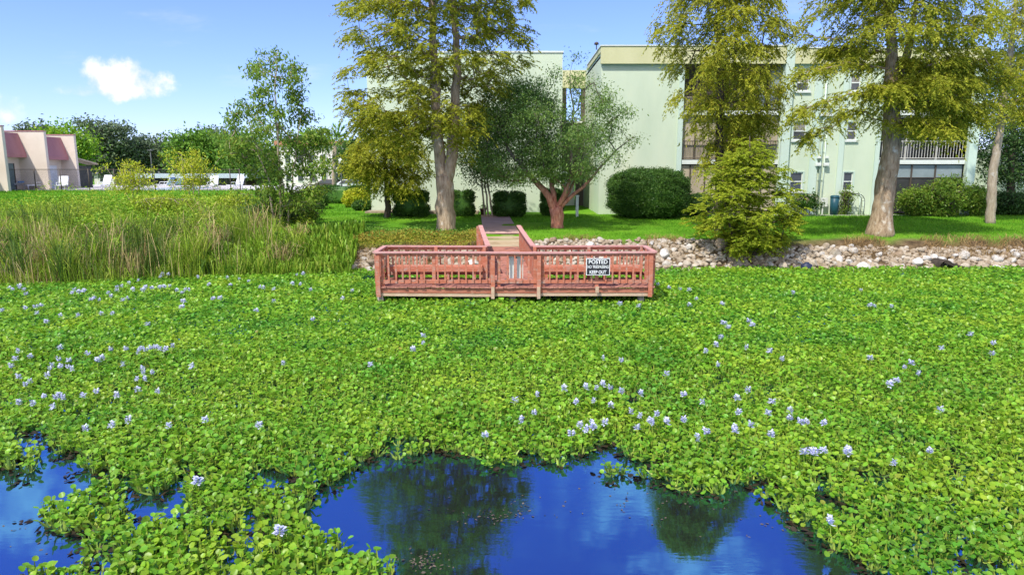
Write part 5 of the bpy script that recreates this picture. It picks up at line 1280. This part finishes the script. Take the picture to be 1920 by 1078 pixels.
V2, F2 = blades(260, (-21, -16), (22.5, 25.5), 1.2, .026, lambda x, y: okreed(x, y) & (vnoise(x, y, .9, 74) > .55), lean=.5, seg=2)
M_dry = leafmat('dead_reed_stalks', (.36, .27, .11), (.52, .43, .21), (.24, .13, .05), 1.1, .2, .8, .3)
V, F = merge([(V, F), (V2, F2)]); tag(link('dead_reeds', npmesh('dead_reeds', V, F), M_dry), kind='stuff')
# upright broad blades beside the deck end, low vines and the reddish cover on the bank
V, F = blades(9000, (-12.0, -6.3), (25.2, 30.5), .72, .075, lambda x, y: (y - shore(x) > -.7) & (y - shore(x) < 2.6) & (vnoise(x, y, .7, 75) > .2), lean=.5, seg=2)
M_pick = leafmat('pickerel_blades', (.14, .29, .025), (.26, .42, .035), (.38, .42, .07), .8, .35, .45, .3)
tag(link('broad_marsh_leaves', npmesh('broad_marsh_leaves', V, F), M_pick), kind='stuff')
def mat_of_leaves(name, n_, xs, ys, ok, h, ll, mat, r, lw=.55):
    x = r.uniform(*xs, n_); y = r.uniform(*ys, n_); k = ok(x, y); x, y = x[k], y[k]; N = len(x)
    top = h * (.35 + .9 * vnoise(x, y, .6, 81)) * (.6 + .6 * vnoise(x, y, 1.7, 82))
    P = np.stack([x, y, H(x, y) + top * r.uniform(.2, 1, N) ** .6], -1); D = rdir(N, r); D[:, 2] = np.abs(D[:, 2]) * .7
    L = r.uniform(*ll, N); V, F = leaves(P, D, rdir(N, r) + (0, 0, .8), L, L * lw, OVAL)
    return tag(link(name, npmesh(name, V, F), mat), kind='stuff')
M_vine = leafmat('vine_leaves', (.14, .31, .02), (.26, .44, .028), (.38, .46, .04), .5, .35, .5, .35)
mat_of_leaves('marsh_vines', 90000, (-36, -8.5), (26, 47), lambda x, y: (y - shore(x) > 2.5) & (y - shore(x) < 13 + 4 * vnoise(x, y, .3, 83)) & (np.abs(x) < .8 * y) & (x < -.29 * y), .95, (.10, .18), M_vine, np.random.default_rng(5))
M_weed = leafmat('yellow_weed_leaves', (.25, .39, .03), (.40, .50, .04), (.46, .42, .05), .6, .35, .6, .3)
mat_of_leaves('yellow_weeds', 44000, (-36, -9), (28, 46), lambda x, y: (y - shore(x) > 3.5) & (y - shore(x) < 14) & (np.abs(x) < .8 * y) & (x < -.29 * y) & (vnoise(x, y, .38, 84) > .40), 1.55, (.09, .16), M_weed, np.random.default_rng(6), .3)
mat_of_leaves('dark_bank_vines', 26000, (-13, -1.8), (27.5, 34.5), lambda x, y: (y - shore(x) > 1.6) & (y - shore(x) < np.where(x < -8, 7, 3.4)) & ~((x > -3.6) & (y > 29.8)), .50, (.07, .12), M_bright, np.random.default_rng(8))
M_rust = leafmat('rusty_cover_leaves', (.32, .26, .05), (.40, .42, .05), (.45, .17, .04), .8, .3, .7, .35)
mat_of_leaves('rusty_ground_cover', 24000, (-6.7, -1.35), (27.2, 30.2), lambda x, y: (y - shore(x) > .75 + .5 * vnoise(x, y, .8, 85)) & (y - shore(x) < 2.6), .50, (.05, .09), M_rust, np.random.default_rng(9), .4)

M_sedge = leafmat('dark_sedge', (.06, .13, .02), (.12, .21, .03), (.22, .22, .05), .9, .35, .6, .35)
V, F = blades(15000, (-28, -9), (23, 38), 1.0, .024, lambda x, y: okreed(x, y) & (vnoise(x, y, .45, 95) > .6), lean=.6, seg=2, hn=.5)
tag(link('dark_sedge', npmesh('dark_sedge', V, F), M_sedge), kind='stuff')
rc = np.random.default_rng(404); yes = lambda x, y: x < 1e9
cl_ = {0: [], 1: [], 2: []}
for _ in range(95):
    cx = rc.uniform(-24, -8.2); s_ = rc.uniform(-.3, 6.5); cy = float(shore(cx)) + s_
    if cx > -10 and s_ > 2.2: continue
    q = rc.uniform(.22, .5)
    cl_[int(rc.choice((0, 0, 1, 1, 2)))].append(blades(int(rc.uniform(40, 110)), (cx - q, cx + q), (cy - q, cy + q), rc.uniform(1.0, 1.75) * (.7 if cx > -10.5 else 1), .028, yes, lean=rc.uniform(.4, .95), seg=2, r=rc))
for k_, (nm, mt) in enumerate((('tall_reeds', M_reed), ('tall_sedge', M_sedge), ('tall_dry_reeds', M_dry))):
    V, F = merge(cl_[k_]); tag(link(nm, npmesh(nm, V, F), mt), kind='stuff')
# yellow-green shrubs among the reeds
def shrub(name, label, px, pyt, w_, Y0, mat, seed, cnt=90, ll=(.12, .2), n_=26, lw=.35, spread=.16):
    r = np.random.default_rng(seed); base = ground_at(px, Y0); h = at(px, pyt, Y0)[2] - base[2]; rx = w_ / 2 / 1280 * Y0
    t = r.uniform(.35, 1, cnt); a = r.uniform(0, 2 * pi, cnt); rr = rx * r.uniform(.2, 1, cnt) * (.45 + .65 * t) * r.choice((.6, 1, 1.2), cnt)
    pts = np.array(base) + np.stack([rr * np.cos(a), rr * np.sin(a), h * t], -1)
    st = [([np.array(base) + (dx * .2, 0, -.1), np.array(base) + (dx * .6, .1 * dx, h * .55), np.array(base) + (dx, 0, h * .9)], [.035, .025, .008]) for dx in (-rx * .45, -.03, rx * .4)]
    b, A, tw = skeleton(st, pts, r, 1.2, 1.0, .04, .4)
    return make_tree(name, label, 'shrub', base, b, puffs(pts, r, n_, (spread, spread, spread), ll, lw, up=.6), M_bark_pale, mat)
shrub('marsh_shrub', 'yellow-green shrub in the marsh before the black pool fence, farther from the slim tree', 252, 308, 96, 41, M_yellow, 201, 75)
shrub('marsh_shrub', 'tallest yellow-green shrub in the marsh, before the long carport', 368, 284, 100, 40, M_yellow, 202, 85)
shrub('marsh_shrub', 'low yellowish shrub at the foot of the slim tree on its pool side', 440, 372, 80, 35, M_weed, 203, 90)
shrub('marsh_shrub', 'small yellow shrub low among the reeds nearest the townhouses', 90, 395, 110, 34, M_weed, 206, 110)
shrub('marsh_shrub', 'olive shrub among the reeds below the black fence, between the yellow ones', 310, 372, 120, 35, M_weed, 207, 110)
shrub('marsh_shrub', 'dark green shrub mass under the slim tree', 512, 395, 120, 32.5, M_dark, 204, 170, (.09, .15), 45, .5, .2)
shrub('marsh_shrub', 'mid green shrub at the right foot of the slim tree', 568, 382, 70, 34, M_slim, 205, 110, (.10, .16), 36, .45, .18)

# ------------------------------------------------------------------ townhouses by the pool
M_stone = surf('cream_stucco', [(.3, (.62, .53, .44)), (.7, (.71, .62, .53))], .6, .9, bump=.15)
M_maroon = surf('maroon_metal_roof', [(.3, (.34, .14, .15)), (.7, (.42, .19, .20))], 1.2, .6, stretch=(1, 1, .3))
M_doorg = surf('pale_door_panel', [(.3, (.55, .58, .60)), (.7, (.68, .70, .72))], 2, .4)
M_slide = surf('sliding_door_glass', [(.3, (.10, .15, .15)), (.7, (.18, .24, .24))], 1.4, .15)
X9 = -39.95; PZ = 2.25
def fin_y(k): return 54.7 + 4.9 * k
tops = [at(0, 237, fin_y(0))[2], at(60, 247, fin_y(1))[2], at(120, 254, fin_y(2))[2]]
th_ = thing('townhouse_row', 'row of cream townhouses with maroon sloped roofs facing the pool', 'house', (X9, 58, PZ))
for k in (-1, 0, 1, 2):
    y = fin_y(k); zt = tops[max(k, 0)] if k >= 0 else tops[0]
    m_ = MB(); xe = X9 - (.0 if k < 2 else .55)
    m_.add([(X9 - 9, y, PZ - .5), (xe, y, PZ - .5), (xe, y, zt), (X9 - 9, y, zt), (X9 - 9, y + .3, PZ - .5), (xe, y + .3, PZ - .5), (xe, y + .3, zt), (X9 - 9, y + .3, zt)], [(0, 1, 2, 3), (7, 6, 5, 4), (1, 5, 6, 2), (3, 2, 6, 7), (0, 3, 7, 4)])
    m_.build('party_wall', M_stone, th_)
    m_ = MB(); m_.box(X9 - 9, xe + .03, y - .04, y + .34, zt + .003, zt + .08); m_.build('wall_cap', M_maroon, th_)
    if k == 2: continue
    y0, y1 = y + .302, y + 4.9 - .002; zt2 = zt - .28; zb = zt2 - 1.75
    m_ = MB(); xo = (-41.6, -41.6, -41.15)[k + 1]; xi = xo - .55
    m_.add([(xo, y0, zb), (xo, y1, zb), (xi, y1, zt2), (xi, y0, zt2), (xo, y0, zb - .28), (xo, y1, zb - .28), (xo - .9, y0, zb - .28), (xo - .9, y1, zb - .28)], [(0, 1, 2, 3), (4, 5, 1, 0), (6, 7, 5, 4)])
    m_.build('roof', M_maroon, th_)
    m_ = MB(); m_.box(xi - 6, xi - .25, y0, y1, zt2 - .25, zt2 - .03); m_.build('flat_roof', M_room, th_)
    m_ = MB(); xw = xo - .75; m_.box(xw - .2, xw, y0, y1, PZ - .5, zb - .0); fw = m_.build('wall', M_stone, th_)
    ym = (y0 + y1) / 2
    if k == 0:
        m_ = MB(); m_.box(xw + .003, xw + .06, ym - 1.3, ym + 1.5, PZ, PZ + 2.35); dd = m_.build('door', M_slide, th_)
        m_ = MB(); m_.box(xw + .063, xw + .10, ym + .07, ym + .13, PZ, PZ + 2.35); m_.box(xw + .063, xw + .10, ym - 1.36, ym - 1.3, PZ, PZ + 2.35); m_.box(xw + .063, xw + .10, ym + 1.5, ym + 1.58, PZ, PZ + 2.35); m_.build('frame', M_bronze, dd)
    else:
        m_ = MB(); m_.box(xw + .003, xw + .06, ym - .1, ym + 1.5, PZ + .05, PZ + 2.2); dd = m_.build('door', M_doorg, th_)
        m_ = MB(); m_.box(xw + .063, xw + .09, ym + .0, ym + .06, PZ + 1.0, PZ + 1.1); m_.build('handle', M_bronze, dd)
# dark patio enclosure behind the last party wall
pe = thing('patio_enclosure', 'dark slatted patio enclosure with a lean-to roof at the end of the townhouses', 'enclosure', (-39.5, 68, PZ))
q0, q1 = at(148, 320, 66), at(171, 320, 67.5)
m_ = MB(); m_.bar((q0[0], 65.5, PZ + 1.0), (q1[0], 67.5, PZ + 1.0), .1, 2.4); m_.build('panel', M_screen, pe)
m_ = MB()
for t in np.linspace(0, 1, 12): m_.bar((q0[0] + (q1[0] - q0[0]) * t, 65.4 + 2 * t, PZ - .2), (q0[0] + (q1[0] - q0[0]) * t, 65.4 + 2 * t, PZ + 2.25), .05, .05)
m_.build('slats', M_bronze, pe)
m_ = MB(); m_.bar((q0[0] - .3, 65.4, at(148, 297, 66)[2]), (q1[0] + .2, 67.5, at(171, 308, 67)[2]), 1.6, .12); m_.build('roof', M_tan, pe)

# pool terrace and fence
pdk = MB(); pdk.add([(-46, 57.2, 2.40), (-16, 57.2, 2.40), (-16, 76, 2.40), (-46, 76, 2.40)], [(0, 1, 2, 3)]); pdk.add([(-46, 57.2, 2.0), (-16, 57.2, 2.0), (-16, 57.2, 2.4), (-46, 57.2, 2.4)], [(0, 1, 2, 3)])
M_terr = surf('pale_terrace', [(.3, (.50, .47, .45)), (.7, (.62, .58, .56))], 1, .8)
tag(pdk.build('pool_terrace', M_terr), kind='structure')
M_pool = surf('pool_rim', [(.3, (.50, .62, .72)), (.7, (.66, .75, .82))], 1, .3)
rimm = MB(); a, c = at(272, 355, 58)[0], at(338, 355, 58)[0]; rimm.box(a, c, 57.6, 64, 2.404, 2.50)
pl_ = thing('swimming_pool', 'pale blue raised pool edge on the terrace behind the fence', 'pool', ((a + c) / 2, 60, 2.4)); rimm.build('rim', M_pool, pl_)
m_ = MB(); m_.add([(a + .3, 57.9, 2.504), (c - .3, 57.9, 2.504), (c - .3, 63.7, 2.504), (a + .3, 63.7, 2.504)], [(0, 1, 2, 3)])
M_poolw = surf('pool_water', [(.3, (.08, .30, .42)), (.7, (.14, .40, .52))], 1, .05); m_.build('water', M_poolw, pl_)
fe = thing('pool_fence', 'low black chain-link fence with slim posts along the pool terrace', 'fence', (-32, 57, 2.35))
xs_ = [at(px, 340, 57)[0] for px in (-40, 13, 66, 94 + 20, 167, 215, 290, 346, 432, 450)]
zr = 4.10
m_ = MB(); m_.bar((xs_[0], 57, zr), (xs_[-1], 57, zr), .045, .045); m_.bar((xs_[0], 57, 2.46), (xs_[-1], 57, 2.46), .03, .03); m_.build('top_rail', M_bronze, fe)
for x in xs_: m_ = MB(); m_.tube([(x, 57, 2.2), (x, 57, zr + .05)], .04, 6); m_.build('post', M_bronze, fe)
m, n, o = nt('chain_link'); tr = n.nodes.new('ShaderNodeBsdfTransparent'); df = n.nodes.new('ShaderNodeBsdfPrincipled'); df.inputs['Base Color'].default_value = (.03, .03, .03, 1)
mx = n.nodes.new('ShaderNodeMixShader'); lk(n, tr, 0, mx, 1); lk(n, df, 0, mx, 2); lk(n, mx, 0, o, 0)
g = n.nodes.new('ShaderNodeNewGeometry'); sx_ = n.nodes.new('ShaderNodeSeparateXYZ'); lk(n, g, 'Position', sx_, 0)
def mm(op, a, b=None):
    q = n.nodes.new('ShaderNodeMath'); q.operation = op
    for i, v in enumerate((a, b)):
        if v is None: continue
        if isinstance(v, (int, float)): q.inputs[i].default_value = v
        else: n.links.new(v, q.inputs[i])
    return q.outputs[0]
d1 = mm('PINGPONG', mm('ADD', sx_.outputs[0], sx_.outputs[2]), .035); d2 = mm('PINGPONG', mm('SUBTRACT', sx_.outputs[0], sx_.outputs[2]), .035)
n.links.new(mm('LESS_THAN', mm('MINIMUM', d1, d2), .0032), mx.inputs[0])
m_ = MB(); m_.add([(xs_[0], 57.03, 2.46), (xs_[-1], 57.03, 2.46), (xs_[-1], 57.03, zr), (xs_[0], 57.03, zr)], [(0, 1, 2, 3)]); m_.build('mesh', m, fe)

# white pool chairs
M_plast = surf('white_plastic', [(.3, (.68, .70, .72)), (.7, (.78, .79, .80))], 2, .5)
M_strap = surf('blue_strap', [(.3, (.12, .24, .45)), (.7, (.18, .32, .55))], 2, .6)
def lounger(px, Y0, rz, lab, back=1.0):
    x = at(px, 350, Y0)[0]; t = thing('pool_lounger', lab, 'lounger', (x, Y0, 2.40), 'white loungers on the pool terrace'); ORG[t] = (0, 0, 0)
    m_ = MB(); m_.box(-.35, .35, -.6, .75, .33, .40); m_.build('seat', M_plast, t)
    m_ = MB(); m_.add([(-.35, -.6, .34), (.35, -.6, .34), (.35, -1.05, .34 + .75 * back), (-.35, -1.05, .34 + .75 * back), (-.35, -.53, .40), (.35, -.53, .40), (.35, -.98, .40 + .75 * back), (-.35, -.98, .40 + .75 * back)], [(0, 1, 2, 3), (7, 6, 5, 4), (0, 4, 5, 1), (2, 6, 7, 3), (1, 5, 6, 2), (3, 7, 4, 0)]); bk = m_.build('backrest', M_plast, t)
    m_ = MB(); m_.bar((-.36, -.995, .47 + .52 * back), (.36, -.995, .47 + .52 * back), .10, .14); m_.build('strap', M_strap, bk)
    for sx in (-.33, .33):
        for yy in (-.5, .65): m_ = MB(); m_.tube([(sx, yy, .33), (sx * 1.05, yy, 0)], .03, 6); m_.build('leg', M_plast, t)
        m_ = MB(); m_.tube([(sx * 1.1, -.75, .5), (sx * 1.15, -.5, .62), (sx * 1.15, .0, .60), (sx * 1.1, .1, .36)], .028, 6); m_.build('armrest', M_plast, t)
    t.rotation_euler = (0, 0, rz)
for px, Y0, rz, lab, bk in ((18, 59, 1.6, 'white pool lounger lying low before the sliding glass door', .35), (65, 59.5, 2.6, 'white pool lounger with blue strap before the broad cream party wall', 1.1), (116, 59, 3.5, 'white pool lounger with raised arms before the pale door', 1.0), (192, 60, 3.1, 'white pool lounger before the dark patio enclosure', 1.1), (305, 62, 1.5, 'white pool lounger lying sideways behind the pale pool edge', .9), (326, 63, 1.2, 'white pool lounger nearest the tallest yellow shrub, behind the pool edge', .7), (398, 61, 3.3, 'white pool lounger before the dark car under the carport', 1.0), (441, 60, 2.9, 'white pool lounger at the end post of the fence', 1.1)):
    lounger(px, Y0, rz, lab, bk)

# long carport with parked cars
M_cp = surf('carport_roof', [(.3, (.45, .52, .62)), (.7, (.56, .62, .70))], .8, .5)
cp = thing('carport', 'long low carport with a pale blue-white flat roof beyond the pool', 'carport', (-40, 92, 1.5))
xa, xb = at(240, 330, 90)[0], at(470, 330, 90)[0]; zc = at(300, 326, 90)[2]
m_ = MB(); m_.box(xa, xb, 89, 95, zc - .55, zc, j=.0); m_.build('roof', M_cp, cp)
for x in np.linspace(xa + .5, xb - .5, 7): m_ = MB(); m_.box(x - .06, x + .06, 89.4, 89.55, .8, zc - .553); m_.build('post', M_bronze, cp)
m_ = MB(); m_.box(xa, xb, 95.1, 95.3, .8, zc - .1); m_.build('back_wall', M_room, cp)
def car(x, y, z, rz, col, lab):
    t = thing('parked_car', lab, 'car', (x, y, z), 'parked cars'); ORG[t] = (0, 0, 0)
    mt = surf('car_paint', [(.3, col), (.7, tuple(c * 1.1 for c in col))], 1, .3)
    prof_ = [(-2.2, .35), (-2.25, .75), (-1.5, .92), (-.75, 1.42), (.9, 1.45), (1.6, .98), (2.2, .85), (2.25, .35)]
    m_ = MB(); k = len(prof_); v = []
    for sy, f in ((-1, .86), (-1, .9), (1, .9), (1, .86)):
        v += [(a, sy * f * (1 if c < 1 else .8), c) for a, c in prof_]
    m_.add(v, [(i, i + 1, k + i + 1, k + i) for i in range(0)] + [tuple(range(k - 1, -1, -1)), tuple(range(3 * k, 4 * k))] + [(i, (i + 1) % k, 3 * k + (i + 1) % k, 3 * k + i) for i in range(k)])
    m_.build('body', mt, t)
    m_ = MB()
    for sy in (-1, 1): m_.add([(-1.25, sy * .89, .95), (1.35, sy * .89, .98), (.85, sy * .73, 1.38), (-.7, sy * .73, 1.36)], [(0, 1, 2, 3)])
    m_.build('side_window', M_glass, t)
    for a in (-1.4, 1.4):
        for sy in (-.78, .78): m_ = MB(); m_.tube([(a, sy - .1, .33), (a, sy + .1, .33)], .33, 14); m_.build('wheel', M_black, t)
    t.rotation_euler = (0, 0, rz)
for px, Y0, rz, col, lab in ((283, 91, 1.7, (.03, .03, .035), 'dark parked car under the carport by the thin light pole'), (414, 91, .5, (.025, .03, .04), 'dark parked car under the carport nearest the slim tree'), (655, 84, .2, (.62, .64, .66), 'white parked car showing above the far hedge beside the palm'), (617, 86, .1, (.10, .08, .07), 'dark brown parked car showing above the far hedge left of the palm')):
    x = at(px, 345, Y0)[0]; car(x, Y0, float(H(x, Y0)), rz, col, lab)
# poles and lamps
def pole(px, Y0, pyt, lab, globe=True, r_=.06):
    x, y, z = ground_at(px, Y0); zt = at(px, pyt, Y0)[2]; t = thing('light_pole', lab, 'lamp', (x, y, z))
    m_ = MB(); m_.tube([(x, y, z - .2), (x, y, zt)], [r_, r_ * .7], 8); m_.build('shaft', M_iron, t)
    m_ = MB()
    if globe: m_.lathe((x, y, zt), [(.05, 0), (.2, .08), (.26, .25), (.2, .42), (0, .5)], 12); m_.build('globe', M_trim, t)
    else: m_.box(x - .3, x + .3, y - .12, y + .12, zt, zt + .12); m_.build('lamp_head', M_iron, t)
pole(289, 78, 283, 'thin dark light pole rising behind the pool fence', False, .07)
pole(642, 66, 307, 'dark lamp post with white globe beside the palm trunk', True, .07)

# white building and far houses
M_wht = surf('white_stucco', [(.3, (.70, .66, .60)), (.7, (.78, .75, .70))], .5, .9)
M_orange = surf('terracotta_tiles', [(.3, (.36, .15, .085)), (.7, (.46, .22, .13))], 2, .9)
def house(name, lab, x0, x1, y0, y1, z0, zt, wallm, roofm, flat=True, wins_=(), ridge=1.5):
    t = thing(name, lab, 'house', ((x0 + x1) / 2, (y0 + y1) / 2, z0))
    m_ = MB(); m_.box(x0, x1, y0, y1, z0 - .5, zt); m_.build('wall', wallm, t)
    m_ = MB()
    if flat: m_.box(x0 - .3, x1 + .3, y0 - .3, y1 + .3, zt + .003, zt + .55)
    else:
        e = .5; ym = (y0 + y1) / 2
        m_.add([(x0 - e, y0 - e, zt + .003), (x1 + e, y0 - e, zt + .003), (x1 + e, y1 + e, zt + .003), (x0 - e, y1 + e, zt + .003), (x0 + 2, ym, zt + ridge), (x1 - 2, ym, zt + ridge)], [(0, 1, 5, 4), (1, 2, 5), (2, 3, 4, 5), (3, 0, 4), (3, 2, 1, 0)])
    m_.build('roof', roofm, t)
    for a, c, e_, f in wins_:
        m_ = MB(); m_.box(a, c, y0 - .06, y0 - .003, e_, f); wv = m_.build('window', M_trim, t)
        m_ = MB(); m_.box(a + .1, c - .1, y0 - .09, y0 - .063, e_ + .1, f - .1); m_.build('pane', M_glass, wv)
xa, xb = at(522, 300, 88)[0], at(661, 300, 88)[0]; zt = at(640, 273, 88)[2]
house('white_building', 'white building with terracotta roof edge, glimpsed behind the palm', xa, xb, 88, 98, 1.4, zt, M_wht, M_orange, True, [(xa + .8 + i * 1.5, xa + 1.6 + i * 1.5, z, z + 1.2) for i in range(6) for z in (2.6, 4.9)])
M_gr = surf('grey_shingle', [(.3, (.22, .21, .20)), (.7, (.32, .31, .30))], 2, .9)
for px0, px1, Y0, pyt, pyr, lab in ((176, 214, 125, 326, 316, 'low far house with a grey hip roof, nearer the patio enclosure'), (212, 262, 130, 325, 313, 'low far house with a grey hip roof, behind the yellow shrub')):
    xa, xb = at(px0, 330, Y0)[0], at(px1, 330, Y0)[0]; house('far_house', lab, xa, xb, Y0, Y0 + 9, 1.4, at(px0, pyt, Y0)[2], M_wht, M_gr, False, [(xa + 1, xa + 2.2, 2.0, 3.0)], at(px0, pyr, Y0)[2] - at(px0, pyt, Y0)[2])

# ------------------------------------------------------------------ far trees
def far_tree(label, px, Y0, rows, cnt, mat, seed, ll=(.35, .6), n_=55, s=(.9, .9, .6), gap=.2, group='far trees beyond the pool', nm='oak_tree'):
    r = np.random.default_rng(seed); base = ground_at(px, Y0); pts = sample(rows, Y0, cnt, r, .8, .5, gap, .25)
    zt = at(px, rows[0][0], Y0)[2]; st = [([np.array(base) + (0, 0, -.3), np.array((base[0] + .2, Y0, base[2] + (zt - base[2]) * .35)), np.array((base[0] - .2, Y0, base[2] + (zt - base[2]) * .7))], [.35, .28, .1])]
    b, A, tw = skeleton(st, pts, r, .7, 1.0, .08, 1.0, rt=.02)
    make_tree(nm, label, 'tree', base, b, puffs(pts, r, n_, s, ll, .6), M_bark_dark, mat, group)
far_tree('dark grey-green far oak with the tallest crown behind the patio enclosure', 203, 118, [(232, 150, 235), (250, 148, 245), (275, 152, 250), (300, 158, 248), (325, 175, 235)], 170, M_oak, 301)
far_tree('dark far oak with an irregular crown just left of the thin light pole', 268, 125, [(262, 245, 320), (275, 240, 332), (295, 242, 335), (320, 250, 325)], 110, M_oak, 302)
far_tree('rounded bright green tree behind the carport', 378, 108, [(252, 345, 410), (268, 325, 430), (290, 318, 438), (315, 322, 435), (330, 335, 425)], 150, M_bright, 303, gap=.08)
far_tree('grey-green oak rising just behind the rounded bright tree', 395, 130, [(246, 360, 430), (262, 340, 455), (290, 340, 460), (320, 350, 455)], 90, M_oak, 304)
far_tree('yellow-green tree showing above the townhouse roofs', 128, 92, [(243, 85, 145), (258, 80, 165), (285, 100, 168), (305, 120, 165)], 90, M_vine, 305, (.28, .45), gap=.1)
far_tree('dark tree top peeking over the broad cream party wall', 66, 100, [(239, 50, 82), (255, 40, 95), (290, 30, 100)], 50, M_oak, 306)
far_tree('mid green tree behind the slim tree, left part of the far row', 455, 100, [(262, 430, 490), (285, 420, 520), (315, 425, 530), (335, 430, 525)], 110, M_bright, 307, gap=.1)
far_tree('dark green tree between the slim tree and the white building', 560, 96, [(268, 530, 590), (290, 515, 605), (320, 520, 605), (340, 530, 600)], 110, M_dark, 308)
far_tree('dark tree between the palm and the small drooping cypress', 672, 86, [(262, 655, 700), (290, 648, 715), (320, 645, 720), (340, 650, 715)], 110, M_dark, 309)
far_tree('olive tree top above the white building, beside the palm crown', 600, 110, [(252, 560, 600), (268, 545, 612), (285, 540, 615)], 50, M_vine, 310)
# cabbage palm
Y0 = 62; base = ground_at(628, Y0); top = np.array(at(628, 268, Y0)); r = np.random.default_rng(320)
t = thing('palm_tree', 'palm with a straight grey trunk before the white building', 'tree', base)
m_ = MB(); m_.tube([np.array(base) + (0, 0, -.2), (base[0] + .02, Y0, (base[2] + top[2]) / 2), top], [.23, .20, .19], 12, wob=.05); m_.build('trunk', M_bark_pale, t)
VV = []
for k in range(34):
    a = r.uniform(0, 2 * pi); el = r.uniform(-.35, 1.35); L = r.uniform(1.5, 2.2)
    d = np.array((cos(a) * cos(el), sin(a) * cos(el), sin(el))); N = 34; tt = r.uniform(.35, 1, N)
    P = top + np.outer(tt * L, d); P[:, 2] -= .35 * (tt * L) ** 2 * cos(el); sd_ = unit(np.cross(d, (0, 0, 1.)))
    D = d + np.outer(r.uniform(-1, 1, N), sd_) + r.normal(0, .12, (N, 3)); D[:, 2] -= .35
    VV.append(leaves(P, D, np.tile([0, 0, 1.], (N, 1)), r.uniform(.4, .65, N), np.full(N, .10)))
V, F = merge(VV); link('fronds', npmesh('fronds', V - np.array(base), F), M_bright, t)
# the wood that closes the horizon
r = np.random.default_rng(330); C = []
for _ in range(1500):
    a = r.uniform(-1.0, 1.0); Yw = r.uniform(165, 215); x = a * Yw; C.append((x, Yw, float(H(x, Yw)) + r.uniform(0, 1) ** .8 * (4.0 + 3 * float(vnoise(a * 40, 0, 1.0, 91)))))
V, F = puffs(np.array(C), r, 50, (1.8, 1.8, 1.1), (.8, 1.3), .6)
tag(link('far_woods', npmesh('far_woods', V, F), M_oak), kind='stuff')
